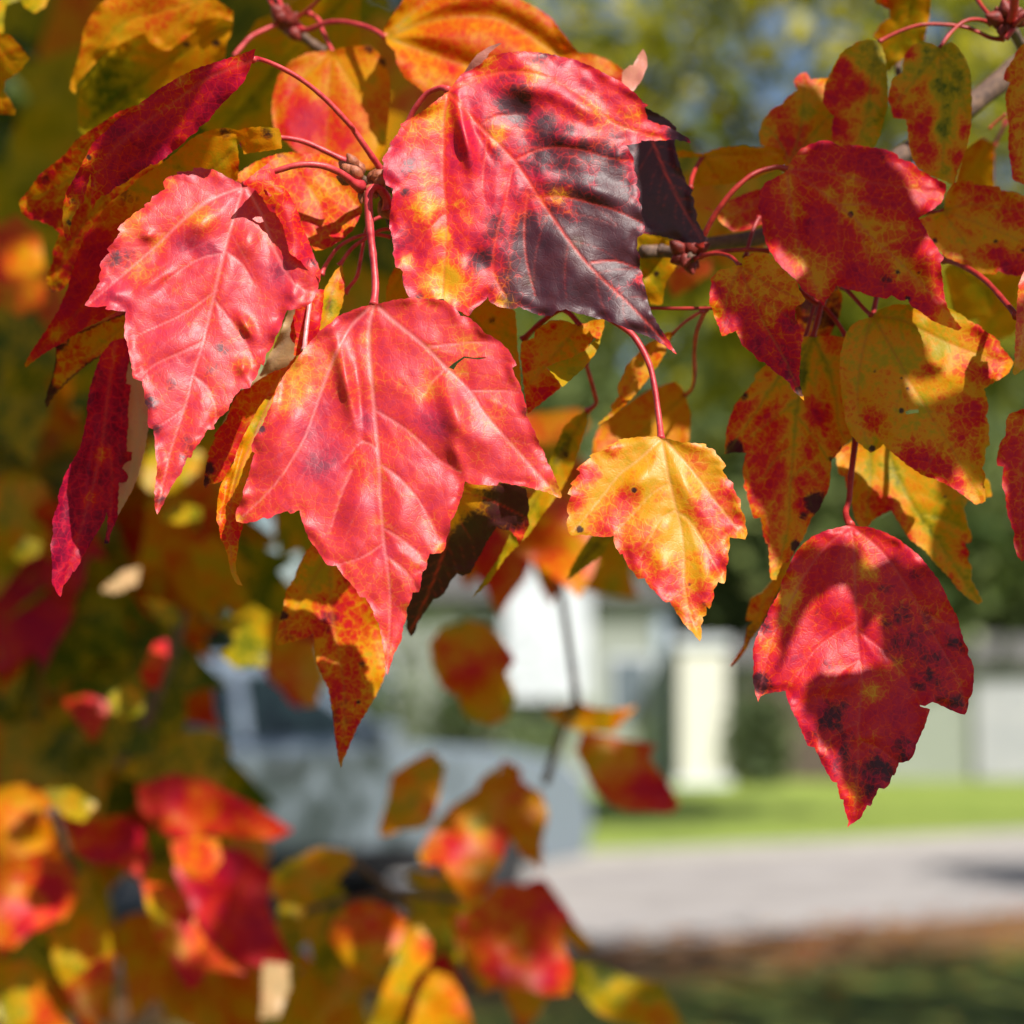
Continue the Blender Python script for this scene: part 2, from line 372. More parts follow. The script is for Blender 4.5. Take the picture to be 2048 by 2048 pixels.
# ================================================================== leaves in focus
# ---- left cluster
leaf('A', .4520, 'large rose pink leaf in full sun at left with its right lobe curled over',
 '1345,1025 1300,1000 1240,970 1190,940 1130,930 1070,925 1062,945 975,950 980,965 930,975 900,1005 912,1045 870,1072 840,1085 830,1115 795,1130 800,1145 735,1180 720,1200 665,1240 648,1265 665,1280 625,1340 590,1375 605,1395 570,1430 550,1465 560,1490 545,1530 552,1555 510,1620 468,1685 520,1695 590,1690 580,1705 640,1715 695,1720 690,1780 685,1850 700,1885 715,1960 725,2010 735,2088 785,2105 797,2170 800,2225 818,2250 815,2320 820,2360 848,2370 855,2440 858,2510 868,2560 865,2620 855,2700 853,2790 868,2840 890,2800 920,2740 950,2680 975,2640 992,2625 1010,2580 1035,2525 1055,2528 1065,2490 1110,2430 1145,2370 1185,2368 1180,2345 1215,2300 1262,2265 1268,2230 1300,2180 1330,2145 1382,2140 1390,2110 1415,2080 1440,2010 1455,2018 1470,1950 1505,1911 1520,1860 1545,1820 1560,1770 1585,1712 1630,1705 1690,1690 1725,1660 1750,1610 1768,1530 1740,1480 1700,1420 1660,1330 1620,1240 1580,1180 1530,1120 1480,1060 1420,1025',
 veins=['1345,1030 1300,1170 1245,1370 1190,1600 1150,1780 1100,1960 1060,2090 1030,2220 940,2500 866,2830', '1335,1035 1190,1090 1040,1190 880,1340 700,1500 480,1685', '1360,1035 1440,1180 1520,1380 1620,1560 1740,1620'],
 sec=['1245,1390 1330,1450 1400,1560', '1180,1650 1250,1740 1340,1860 1400,1990', '1200,1600 1080,1690 960,1760 760,1850', '1130,1880 1010,1940 860,2010 760,2100', '1060,2070 1140,2130 1190,2250 1185,2330', '1030,2240 960,2300 880,2350', '1240,1400 1100,1430 900,1560'],
 pig=.72, blobs='1100,1220,110,.5 880,1340,60,.5 780,1500,70,.55 1040,1340,80,.93 1180,1380,60,.92 1520,1500,70,.93 640,1600,70,.85 1500,1250,90,.64 740,1230,60,.5 820,2700,70,.6 700,1280,50,.5 930,1010,40,.5 1350,1800,60,.62 1340,2010,50,.6 880,2600,90,.66',
 dark='620,1430,60,.55 720,1420,50,.5 830,2220,45,.6 870,2370,40,.62 1010,2540,50,.62 1230,1930,50,.5 1180,2050,60,.42 880,2750,40,.5 870,2060,40,.42 960,2120,40,.4 1040,2450,50,.45',
 bumps='1110,1230,90,60,-50,2.6 1030,1370,60,60,0,-1.6 1370,1330,70,90,0,2.0 880,1530,120,50,-35,1.8 640,1620,60,40,0,1.4 1230,1560,60,160,15,1.4 1500,1500,60,80,0,-1.4 1360,1800,30,70,-30,2.2 1620,1620,40,50,0,1.6 1340,2030,30,40,0,1.8 820,1300,40,30,0,1.2 1000,1900,120,90,0,1.4',
 mat='hero', space=4., gy=-.032, gx=.012, vy=.05, wv=1.15, edge=.25,
 stalk='1350,1022 1420,975 1520,945 1650,910 1780,915 1880,955 1960,1015 1990,1030', sd=.4695, sr=(.62, .85), bow=.004,
 curl=dict(d=.4575, outline='1345,1018 1370,985 1430,940 1480,900 1500,930 1530,980 1575,1000 1550,1015 1590,1060 1620,1120 1650,1180 1665,1250 1700,1320 1725,1390 1745,1440 1768,1490 1770,1545 1730,1510 1690,1480 1660,1440 1600,1400 1580,1320 1560,1240 1520,1175 1490,1165 1450,1090 1400,1040',
    veins=[], sec=[], pig=.66, blobs='1490,1060,50,.45 1700,1450,60,.8', dark='1720,1460,25,.6 1500,1150,20,.5', bumps='1600,1200,60,200,-20,2', gx=.05, gy=-.03, mat='red', space=6., seed=77, holes=['1455,1050 1475,1030 1510,1030 1520,1060 1490,1085 1465,1075']))

leaf('E', .4470, 'largest coral pink leaf, centre, in full sun, a small tear in its right lobe',
 '820,30 780,32 735,45 670,70 620,90 580,130 530,165 490,210 450,255 385,340 330,410 290,480 265,560 245,600 205,690 175,740 145,800 148,835 165,845 150,890 130,975 105,1035 95,1100 60,1170 62,1222 95,1232 160,1225 215,1200 235,1208 290,1180 345,1165 360,1180 412,1160 420,1200 440,1260 470,1330 510,1380 540,1430 565,1462 615,1465 650,1520 690,1560 725,1600 745,1640 775,1642 800,1680 820,1720 832,1765 850,1785 866,1874 880,1961 896,2070 915,2010 935,1947 971,1886 983,1801 1000,1762 1003,1700 1030,1650 1035,1615 1070,1612 1080,1560 1090,1500 1110,1485 1115,1440 1130,1400 1190,1398 1215,1370 1225,1310 1240,1280 1245,1220 1270,1180 1285,1140 1310,1070 1325,1000 1370,1018 1440,1020 1500,1025 1515,1003 1570,1015 1660,1030 1700,1040 1780,1060 1850,1095 1860,1085 1830,1000 1800,930 1780,900 1755,825 1735,800 1715,740 1680,670 1660,635 1665,600 1650,540 1635,500 1625,460 1600,420 1585,375 1610,360 1580,300 1570,285 1530,240 1480,205 1430,180 1400,140 1342,95 1300,88 1272,44 1202,0 1112,-6 1032,-11 950,-2 902,9 860,18',
 veins=['820,35 797,150 800,300 825,600 850,860 860,1100 875,1300 900,1500 912,1700 896,2060', '800,40 700,140 620,280 560,430 500,600 430,780 340,930 240,1060 80,1210', '850,40 950,130 1100,250 1220,370 1350,500 1430,620 1550,760 1650,870 1840,1085'],
 sec=['830,610 950,680 1080,780 1190,890 1300,950', '855,910 950,970 1050,1080 1150,1240 1180,1350', '870,1260 960,1310 1080,1400', '845,830 760,780 650,900 ', '700,940 640,1080 580,1280', '900,1420 1000,1500 1060,1600', '880,1340 760,1420 630,1460', '1350,505 1480,500 1620,510', '1220,380 1130,470 1110,520', '1120,260 1300,240 1470,230'],
 pig=.68, blobs='400,440,120,.36 330,560,70,.45 480,330,80,.55 1340,240,60,.5 1100,530,70,.47 1290,400,60,.5 1230,480,50,.52 770,330,40,.55 780,230,40,.5 520,900,90,.95 600,830,70,.88 460,740,70,.86 540,600,60,.84 770,680,60,.88 1120,640,90,.84 1160,700,60,.9 1080,870,80,.78 1500,850,60,.78 1820,1050,60,.42 900,1950,90,.62 70,1215,30,.4 1190,1370,40,.5 880,1400,60,.76 1180,1080,80,.72 800,1130,50,.78 1530,1000,60,.74 1060,60,80,.62 560,1400,50,.62 1010,1700,30,.5',
 dark='870,600,20,.3 205,715,25,.6 1660,620,22,.7 1035,1630,18,.6 1245,1270,18,.6 120,1000,22,.45 360,1165,16,.5',
 bumps='660,420,38,200,-12,3.2 740,520,26,260,-6,-1.6 560,760,90,150,10,-2.0 1120,640,120,80,30,-1.2 1260,620,60,160,-18,3.0 1350,700,110,180,-35,1.8 1050,200,160,80,30,1.2 300,800,100,200,20,1.4 1280,860,40,120,-20,1.8 1000,1150,90,160,20,1.2 720,1150,100,140,0,1.2',
 mat='hero', space=4., gy=-.030, gx=-.004, vy=.04, wv=1.2, edge=.18, holes=['1236,372 1260,350 1320,311 1380,320 1448,320 1400,328 1322,320 1282,352 1262,384'],
 stalk='820,30 830,-70 822,-200 800,-400 792,-540 800,-600 840,-620 890,-570 905,-500', sd=.4700, sr=(.72, 1.0), bow=-.002)

leaf('B', .4640, 'broad crimson leaf blackening to dark purple toward its lower right tip, top centre',
 '680,505 650,530 600,565 560,600 500,640 415,685 420,700 400,740 375,770 355,800 365,805 335,850 315,885 325,900 320,960 335,1020 378,1040 370,1100 360,1170 355,1240 372,1310 380,1380 372,1400 385,1430 390,1475 415,1482 430,1500 430,1550 445,1600 465,1640 520,1645 600,1650 655,1650 665,1670 720,1700 790,1745 830,1700 870,1670 900,1635 905,1660 950,1690 1000,1700 1045,1705 1075,1695 1130,1720 1180,1740 1250,1745 1280,1715 1330,1705 1390,1730 1430,1735 1490,1755 1545,1765 1600,1785 1660,1810 1710,1830 1780,1855 1830,1880 1880,1910 1942,1956 1910,1900 1870,1840 1830,1780 1800,1720 1780,1655 1770,1600 1750,1540 1755,1520 1735,1480 1740,1420 1720,1370 1725,1310 1765,1280 1760,1230 1745,1180 1750,1150 1730,1100 1740,1060 1715,1020 1725,985 1705,940 1705,880 1680,830 1660,800 1700,795 1745,785 1745,775 1810,775 1865,775 1940,768 2020,790 2010,765 1960,735 1920,715 1875,690 1850,690 1780,660 1770,620 1765,595 1785,580 1755,565 1720,520 1690,500 1640,455 1560,415 1480,370 1380,330 1290,310 1190,290 1080,285 1000,292 940,305 895,320 850,360 800,390 760,405 730,440 700,480',
 veins=['690,515 850,690 1040,880 1190,1100 1340,1320 1480,1490 1700,1700 1930,1945', '680,520 660,640 655,800 655,1000 670,1200 665,1400 650,1640', '700,490 850,430 1000,395 1150,405 1300,460 1450,560 1600,680 1870,765'],
 sec=['1050,885 1170,830 1300,810 1430,830 1560,870 1700,890', '1190,1100 1270,1080 1430,1110 1600,1160 1750,1230', '1120,1060 1100,1250 1110,1430 1160,1630', '1035,920 1000,1100 950,1280 930,1440 940,1530 1000,1640', '1470,1450 1600,1440 1720,1480', '900,760 880,900 870,1030 890,1120', '850,700 950,640 1100,630', '660,1180 560,1280 480,1400'],
 pig=.82, blobs='600,640,110,.42 500,720,60,.5 560,1150,80,.38 640,1300,50,.4 700,1580,130,.34 600,1560,80,.38 1000,1660,60,.28 1120,1560,40,.38 450,1440,40,.45 520,860,70,.75 560,980,60,.5 760,1000,110,.8 1000,1560,70,.62 1280,1080,50,.42 1500,600,80,.6 900,340,70,.5 1150,400,60,.52 960,740,50,.42 1390,1330,40,.4 1700,650,70,.55 830,900,60,.85 760,1160,60,.66',
 dark='1450,620,170,.42 1250,850,240,.55 1250,1050,230,.5 1500,950,280,.62 1150,700,200,.48 1050,560,150,.5 1400,640,120,.4 1450,1120,200,.7 1300,1480,300,1.05 1560,1350,250,.98 1480,1180,150,.8 1150,1250,110,.75 1330,720,90,.55 1100,760,80,.5 940,1250,80,.55 1650,1050,80,.7 1700,1760,200,1.0 1400,1640,200,1.0 1350,930,150,.62 1560,980,120,.78 1050,580,110,.78 1000,450,80,.45 1220,700,100,.7 860,1430,90,.66 1600,1080,130,.8 460,930,60,.5 480,1300,90,.42 1200,1330,130,.9 960,850,80,.55 1700,1200,90,.9 900,680,70,.5 1300,600,70,.3 1950,740,60,1.0 1200,300,70,.55 1680,430,60,.5 1000,1450,90,.5 520,1640,30,.6 820,1740,40,.7 440,1060,30,.6',
 bumps='770,740,36,200,-12,3.4 860,780,30,180,-35,-2.0 1050,600,90,70,30,-2.2 1380,560,170,60,32,2.4 1100,480,140,50,10,1.4 1350,760,150,60,10,2.0 1330,950,150,50,12,-1.2 1500,1060,150,60,18,2.0 860,1440,60,80,-30,-2.4 1620,860,50,50,0,1.6 560,1200,80,130,0,1.4 1300,1300,120,80,20,1.5 1200,400,220,60,15,1.4 750,1500,80,80,0,1.6 1550,1550,150,70,45,1.3',
 mat='purple', space=4., gy=-.020, gx=.010, vy=.16, vyw=8., wv=1.25, edge=.35, und=.0026,
 stalk='685,500 650,485 610,492 560,520 510,580 470,650 430,760 400,900 380,1010', sd=.4760, sr=(.6, .75))

leaf('A', .4600, 'narrow crimson leaf seen edge on slanting down to the left, upper left',
 '1395,335 1412,268 1330,300 1200,340 1080,380 980,430 880,490 800,550 720,610 650,660 580,730 530,770 500,810 470,870 430,950 370,1050 350,1130 345,1200 355,1300 370,1330 395,1325 385,1260 400,1200 440,1130 460,1120 470,1060 500,960 505,1060 500,1130 510,1155 530,1110 560,1080 600,1070 640,1030 690,1010 750,960 800,930 830,905 850,910 900,880 960,830 1000,800 1050,750 1080,735 1100,700 1150,670 1190,610 1240,560 1290,510 1340,460 1370,400',
 veins=['1395,335 1150,430 950,570 760,710 600,850 520,1000 505,1140'], sec=['1395,330 1200,360 1000,455 860,540'],
 pig=.84, blobs='1000,430,60,.6 760,600,60,.62 930,620,60,.7 400,1200,110,.34 480,860,60,.55 850,800,110,.95 560,1050,60,.74 1300,330,60,.68', dark='490,870,14,.9 400,1110,25,.6 380,1230,20,.6 700,1000,20,.5',
 bumps='720,760,60,110,40,2.2 900,680,50,50,0,-1', mat='red', space=5., gy=.02, gx=-.03, vy=.12, edge=.2,
 stalk='1395,332 1420,325 1500,350 1650,430 1800,550 1932,690 1954,720 2044,850 2104,940 2116,985', sd=.4730, sr=(.5, .72))
leaf('A', .4770, 'amber leaf with a long crimson tip pointing far left, behind the narrow crimson leaf',
 '1330,795 1345,850 1555,820 1550,740 1540,710 1450,700 1370,705 1310,720 1250,705 1190,710 1100,740 1040,780 960,850 870,920 760,990 700,1050 600,1120 530,1220 470,1300 430,1400 400,1500 370,1600 320,1720 250,1830 180,1930 135,2010 140,2028 200,1980 260,1940 330,1900 400,1855 470,1810 540,1780 640,1722 700,1700 900,1500 1200,1200 1310,1000 1320,900 1310,800',
 veins=['1310,800 1180,930 950,1120 700,1350 500,1640 300,1850 140,2018'], sec=[],
 pig=.31, blobs='560,1420,220,.84 400,1680,180,.88 250,1900,150,.82 300,1850,40,.5 700,1250,90,.5 1320,900,50,.5', dark='1250,720,40,.7 1480,740,40,.5 700,1080,60,.45 1340,930,40,.5',
 mat='back', gy=.03, gx=-.01, vy=.14, vyw=16, stalk='1325,798 1400,775 1500,760 1600,765 1700,790 1850,860 1920,895', sd=.4735, sr=(.5, .7), edge=.2)
leaf('A', .4950, 'mottled orange and red leaf with a blunt left lobe at the far left',
 '750,580 650,620 500,720 420,770 360,850 300,900 220,960 160,1050 105,1110 115,1170 160,1210 220,1220 290,1250 330,1290 290,1390 290,1450 260,1520 260,1580 290,1610 340,1600 380,1560 450,1500 700,1200 900,900',
 veins=['850,700 600,850 400,980 120,1130', '850,720 600,1050 420,1300 280,1590'], pig=.5, blobs='260,1000,60,.72 250,1180,60,.66 350,1450,90,.68 500,900,80,.45', dark='250,990,40,.5 200,1150,30,.4 330,1580,40,.4', mat='shade', gy=.06, edge=.35)
leaf('A', .4930, 'orange leaf tip with scorched dark edges hanging below the rose leaf at the far left',
 '760,1700 560,1780 450,1830 380,1850 370,1900 310,1900 305,2000 290,2080 265,2150 248,2225 258,2250 300,2180 380,2100 450,2040 520,1985 600,1950 690,1920 800,1850', veins=['760,1750 500,1950 255,2240'],
 pig=.46, blobs='600,1850,90,.38 450,1980,60,.6', dark='330,1900,40,.9 270,2180,60,.9 480,2040,50,.6', mat='shade', gy=.05, edge=.8)
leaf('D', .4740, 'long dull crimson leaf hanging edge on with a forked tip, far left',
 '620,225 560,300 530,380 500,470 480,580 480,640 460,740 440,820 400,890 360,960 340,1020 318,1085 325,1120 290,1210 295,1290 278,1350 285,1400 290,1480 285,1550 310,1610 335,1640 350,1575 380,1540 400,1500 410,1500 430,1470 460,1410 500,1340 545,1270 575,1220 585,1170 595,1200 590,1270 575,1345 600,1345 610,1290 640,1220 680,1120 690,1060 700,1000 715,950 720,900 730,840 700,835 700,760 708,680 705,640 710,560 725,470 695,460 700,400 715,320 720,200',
 veins=['640,240 600,500 560,800 520,1000 450,1250 340,1620'], sec=['600,800 620,1000 595,1330'], pig=.95, blobs='600,300,90,.7 560,850,50,.6 500,1100,50,.66 480,1500,60,.7', dark='590,1340,14,.8',  # deep pigment stands in for the shade on this leaf
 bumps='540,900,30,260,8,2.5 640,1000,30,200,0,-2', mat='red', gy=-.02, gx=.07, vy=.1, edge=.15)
leaf('D', .4810, 'thin strip of orange and pink leaf in the sun behind the dull crimson hanging leaf',
 '690,330 800,440 825,600 820,700 800,820 770,950 730,1050 690,1120 650,1190 660,1000 680,800', veins=['700,340 770,700 660,1180'], pig=.4, blobs='740,560,110,.5 780,850,90,.36', mat='pale', gy=-.05)
leaf('D', .4690, 'red orange leaf with a burnt black tip between the two big pink leaves',
 '1640,300 1580,370 1500,400 1430,440 1380,480 1320,500 1280,580 1250,660 1200,720 1180,750 1190,760 1145,850 1155,860 1140,900 1125,1000 1130,1042 1160,1015 1200,1010 1240,990 1280,900 1350,800 1500,600 1600,450',
 veins=['1620,330 1450,560 1300,780 1135,1030'], pig=.6, blobs='1500,450,90,.48 1300,750,110,.72 1220,900,60,.78', dark='1150,930,34,1.0 1130,1000,24,.9', mat='red', gy=0., edge=.3)
leaf('D', .4610, 'slim folded yellow and red leaf with a hooked tip beside the central pink leaf',
 '1510,525 1470,540 1430,590 1400,650 1350,740 1310,830 1290,900 1250,960 1215,1030 1200,1110 1195,1220 1210,1250 1215,1310 1240,1360 1260,1420 1270,1490 1285,1530 1310,1570 1340,1578 1325,1550 1305,1510 1300,1450 1312,1390 1320,1320 1340,1250 1345,1150 1375,1020 1420,900 1460,780 1500,640',
 veins=['1500,535 1400,760 1300,1000 1270,1200 1280,1500'], sec=[], pig=.42, blobs='1430,620,90,.3 1250,1130,70,.52 1290,1290,80,.74 1300,1180,50,.7 1310,1560,40,.34 1400,700,40,.2', dark='1235,1320,10,.6', bumps='1290,1000,14,220,15,2.4', mat='red', gy=-.02, gx=.05, teeth=.8, vy=.14, space=4.)
leaf('D', .4790, 'pale khaki underside of a leaf showing between the two big pink leaves',
 '1720,-60 1600,40 1560,150 1500,280 1440,400 1400,450 1260,620 1210,720 1400,560 1500,430 1580,370 1660,290 1640,200 1700,60', veins=['1700,0 1560,250 1420,420'], pig=.22, mat='pale', gy=.03, seed=40)
leaf('A', .4840, 'red and gold leaf crossed by twig shadows, just left of the twig tip',
 '1540,850 1600,840 1690,850 1760,850 1820,870 1870,900 1920,960 1960,1030 1994,1110 1999,1160 1979,1210 1954,1260 1894,1320 1844,1350 1794,1375 1740,1385 1700,1330 1650,1250 1500,1100 1310,1000 1310,960 1400,900 1470,870',
 veins=['1560,860 1680,1000 1780,1180 1760,1370', '1560,860 1760,940 1990,1150'], sec=['1740,1330 1850,1250 1950,1230'],
 pig=.56, blobs='1650,1000,60,.78 1560,900,80,.55 1800,1060,80,.42 1400,950,60,.36 1800,1250,130,.68 1880,1180,60,.6', dark='1560,860,30,.5 1500,960,30,.3', mat='red', gy=-.05, edge=.2)
leaf('A', .5300, 'red and yellow leaf a little out of focus with a pink top, upper centre left',
 '1830,280 1700,290 1600,340 1540,410 1510,510 1500,600 1510,700 1560,760 1700,900 1900,950 2060,930 2124,830 2144,650 2154,450 2124,330 2044,250 1894,262', veins=['1830,290 1820,500 1800,900', '1830,290 1960,480 2120,760', '1830,290 1650,460 1520,640'],
 pig=.5, blobs='1700,650,150,.78 1620,500,60,.7 2050,400,100,.3 2080,800,80,.3 1900,330,60,.45 1850,750,80,.7 1740,480,70,.42', dark='1560,360,50,.6 2040,260,40,.6 2120,340,30,.6', mat='back', gy=-.05,
 stalk='1835,285 1810,230 1780,170 1760,110 1700,70', smat=M_STALK, sd=.545, sr=(.5, .6))
leaf('B', .5250, 'large bright orange leaf filling the top centre behind the purple leaf',
 '335,205 325,160 380,70 430,0 450,-60 1000,-60 1080,0 1180,50 1250,100 1320,190 1370,260 1400,290 1480,300 1560,330 1640,380 1660,420 1640,460 1500,500 800,520 690,520 640,480 560,520 500,470 450,440 400,360 385,280 340,240',
 veins=['340,205 560,120 800,90 1000,120 1280,300', '340,205 600,300 850,380 1100,420', '340,200 500,60 640,-50'], pig=.53, blobs='440,120,80,.34 380,200,60,.42 700,380,90,.62 600,450,60,.42 1300,350,100,.48 1530,370,60,.36 900,60,150,.56', mat='back', gy=-.04, gx=.01, bul=.003,
 stalk='335,205 270,165 200,140 100,120 0,128 -90,165 -140,160', sd=.545, sr=(.6, .7), edge=.25)
leaf('A', .5350, 'flat orange leaf with two pointed lobes at the top left edge of the picture',
 '700,-50 600,-10 550,20 500,90 460,170 450,250 430,330 400,420 385,490 415,520 420,470 480,400 570,300 640,260 700,220 800,180 820,230 880,270 930,280 1000,230 1100,150 1230,100 1285,120 1280,60 1200,0 1150,-50',
 veins=['1150,-20 900,60 650,150 400,500', '1150,-20 1000,100 900,270'], pig=.42, blobs='900,80,150,.5 600,180,90,.4', mat='back', gy=.02, edge=.15)
leaf('A', .5500, 'olive and orange leaf behind the two lobed orange leaf, upper left',
 '1285,60 1285,120 1275,190 1250,230 1240,320 1100,400 900,500 800,560 650,650 560,700 480,750 440,720 430,600 430,500 600,290 800,150 1000,100', veins=['1240,150 1000,300 700,500 450,720'], pig=.3, blobs='600,480,190,.12 1000,330,150,.4 850,300,100,.36', dark='1030,240,20,.8 1190,240,20,.7', mat='back', gy=.07, edge=.3)
leaf('A', .5900, 'wide dull amber leaf in shade behind the narrow crimson leaf, upper left',
 '1700,-50 1560,60 1420,110 1300,300 1240,420 1200,560 1100,680 1170,760 1300,760 1500,740 1620,700 1900,500 1990,300 1990,-50', veins=['1900,0 1600,300 1250,700'], pig=.27, blobs='1400,500,140,.22', mat='back', gy=.1)
leaf('A', .5200, 'orange leaf cut by the left edge of the picture, top left corner',
 '-60,150 0,190 50,190 100,240 165,320 110,390 30,450 20,500 60,560 90,610 80,635 0,630 -60,640', veins=['-50,180 60,330 150,320', '-50,200 -10,450 80,620'], pig=.4, blobs='60,580,60,.5', mat='back', gy=.05, edge=.4)
leaf('Z', .56, 'small golden leaf at the very top left corner', '-20,-20 100,-20 92,12 70,26 52,16 40,0 12,10 6,40 8,65 -20,70', veins=['100,-10 40,0 0,40'], pig=.26, mat='back', gy=-.08)
leaf('E', .4830, 'clean orange leaf standing behind the right shoulder of the central pink leaf',
 '1250,-20 1460,0 1600,60 1610,150 1615,280 1625,340 1635,490 1500,400 1350,150', veins=['1280,0 1450,200 1620,470'], pig=.33, dark='1470,110,30,.5', mat='back', gy=-.03, edge=.1)
leaf('B', .4950, 'small orange leaf corner tucked under the left side of the purple leaf', '420,1440 360,1520 340,1600 335,1670 400,1680 500,1700 480,1500', veins=['450,1480 360,1650'], pig=.38, mat='back', gy=.04)
leaf('F', .4790, 'orange and yellow leaf folded along its vein, below the tip of the purple leaf',
 '300,145 220,115 150,110 60,165 50,210 -20,235 -25,300 -10,440 5,560 15,630 60,590 140,530 200,480 180,440 120,370 190,340 260,320 330,280 380,210 410,215 435,160 440,105 380,110',
 veins=['300,145 200,260 90,390 0,490'], pig=.36, blobs='120,510,80,.66 20,600,60,.6 200,200,80,.42 350,150,60,.3', dark='0,480,30,.3', mat='shade', gy=-.02, edge=.15,
 stalk='305,145 240,70 180,60 60,150 -10,220', smat=M_STALKD, sd=.488, sr=(.6, .7),
 curl=dict(d=.4735, outline='120,370 190,340 260,320 330,280 395,210 425,175 410,250 390,290 330,370 240,450 205,480 185,445', veins=[], sec=[], pig=.2, blobs='360,290,60,.28', dark='', gx=.05, gy=-.09, mat='back', seed=55, bumps=''))
leaf('F', .5050, 'long thin yellow leaf folded lengthwise, drooping right of the central pink leaf',
 '345,610 280,640 215,700 150,860 60,1060 0,1130 -60,1250 -130,1400 -216,1530 -290,1640 -200,1560 -106,1420 24,1290 100,1180 200,1050 270,910 310,790 345,690', veins=['345,615 200,850 0,1200 -280,1630'], pig=.26, blobs='200,780,90,.17 250,900,60,.3', dark='220,850,30,.6', mat='back', gy=-.04, gx=-.02,
 stalk='345,612 392,572 385,520 360,430 335,350', sd=.5, sr=(.55, .5))
leaf('F', .5000, 'slender orange toothed leaf hanging behind the tip of the purple leaf',
 '820,180 780,180 700,230 650,260 610,310 560,360 550,400 510,480 520,530 470,590 480,610 400,690 470,650 540,590 600,530 660,460 720,380 770,300 790,250', veins=['810,185 640,380 420,680'], pig=.34, mat='shade', gy=-.03, vy=.02,
 stalk='815,185 850,150 900,110 980,60', sd=.492, sr=(.35, .45))
leaf('F', .5350, 'dull orange leaf behind the stalk of the yellow and pink leaf',
 '885,530 870,490 830,450 700,490 600,550 500,620 420,680 380,770 370,880 500,1000 800,900 905,780 915,640', veins=['880,530 700,680 450,900'], pig=.38, blobs='850,500,60,.46 700,600,90,.42', mat='back', gy=-.06,
 stalk='882,525 920,490 935,420 935,300 950,170 1000,50', sd=.495, sr=(.45, .55))
leaf('F', .5400, 'olive leaf tip showing below the left lobe of the yellow and pink leaf', '490,1300 430,1400 340,1470 230,1550 260,1470 300,1400 350,1320 450,1200', veins=['480,1250 240,1540'], pig=.2, mat='back', gy=-.05)
leaf('F', .4560, 'yellow leaf flushed rose pink hanging alone in the sun, right of centre',
 '750,765 735,755 640,755 515,770 520,780 445,810 465,820 400,840 355,860 365,870 320,900 282,935 300,945 305,960 250,1015 262,1025 235,1070 255,1080 235,1130 232,1170 245,1190 230,1225 238,1280 255,1300 320,1295 400,1305 450,1308 490,1300 495,1350 525,1405 540,1400 565,1465 605,1510 625,1540 660,1535 690,1590 715,1605 745,1640 780,1670 800,1665 830,1715 860,1760 890,1800 930,1840 965,1885 975,1850 970,1800 985,1770 980,1750 1000,1740 1000,1690 1018,1705 1030,1670 1045,1630 1040,1600 1065,1555 1100,1565 1110,1520 1110,1470 1125,1430 1120,1400 1130,1370 1130,1310 1180,1315 1215,1322 1228,1290 1215,1240 1215,1200 1190,1150 1190,1100 1170,1080 1150,1040 1150,1010 1120,990 1090,940 1110,915 1085,880 1055,850 1050,830 1000,810 1000,795 920,790 860,785 780,765',
 veins=['755,770 790,960 830,1140 865,1280 880,1450 885,1630 960,1870', '745,775 630,880 520,965 430,1080 340,1190 250,1290', '775,775 870,880 960,990 1060,1120 1215,1310'],
 sec=['800,1010 700,1070 600,1180 530,1250 490,1290', '835,1160 760,1200 690,1310 640,1420', '840,1170 900,1210 980,1320 1040,1450 1100,1560'],
 pig=.31, blobs='340,960,60,0.73 290,1100,60,0.71 560,1090,60,0.65 490,1210,90,0.71 400,1270,50,.6 1010,1130,90,0.73 1130,1040,80,0.65 1150,1230,80,0.69 610,1430,110,0.73 760,1590,130,0.71 1070,1440,70,0.73 980,1640,90,0.67 1000,1240,50,.62 900,1780,70,.5 700,900,60,.4 960,900,80,.46 490,830,40,.5 960,1870,30,.36 1020,1340,70,.5 620,1280,60,.5 800,1400,60,.36',
 dark='600,1050,12,1.0 300,1265,22,.62 910,1570,14,.6 990,1680,14,.6', bumps='700,1300,110,70,-40,1.6 620,1000,90,60,-45,1.6 900,1050,60,150,-30,1.6 1000,1500,60,120,0,1.5 760,1450,60,90,0,1.3', mat='yellow', space=4., gy=-.03, vy=.05, vyw=9, edge=.12,
 stalk='752,768 745,700 735,620 715,480 680,340 600,200 510,130 400,60', sd=.476, sr=(.6, .75))
leaf('B', .4700, 'small pale grey pink leaf tip standing up above the purple leaf', '765,405 800,350 840,300 900,260 960,238 975,240 940,265 905,295 890,325 850,365', pig=.7, mat='pale', teeth=0, space=4., gy=.02)
leaf('B', .4860, 'small salmon leaf tip standing up behind the right shoulder of the purple leaf', '1700,505 1660,480 1640,460 1640,400 1680,360 1700,360 1740,290 1755,270 1775,310 1780,360 1750,440', pig=.55, mat='pale', teeth=1, gy=-.04)
leaf('B', .4820, 'nearly black purple leaf hidden in shade behind the right edge of the big purple leaf',
 '1700,560 1780,600 1885,655 1940,700 1930,800 1950,880 1975,960 2000,1020 2030,1050 2020,1075 2040,1110 2035,1140 2055,1185 2050,1215 2075,1260 2092,1300 2120,1320 2080,1340 1990,1340 1850,1300 1760,1290 1700,1200 1650,900', veins=['1750,620 1900,1000 2080,1320'], pig=.85, dark='1850,700,300,1.2 1950,1000,300,1.2 1950,1250,200,1.0', mat='purple', gy=-.02, gx=.03, vy=.0)
leaf('B', .5050, 'amber leaf below the dark purple leaf beside the grey branch', '1700,1270 1800,1300 1932,1340 1990,1400 1932,1480 1880,1560 1860,1680 1800,1680 1760,1600 1760,1560 1740,1450', veins=['1720,1290 1850,1600'], pig=.3, mat='back', gy=.03, dark='1830,1510,16,.7')
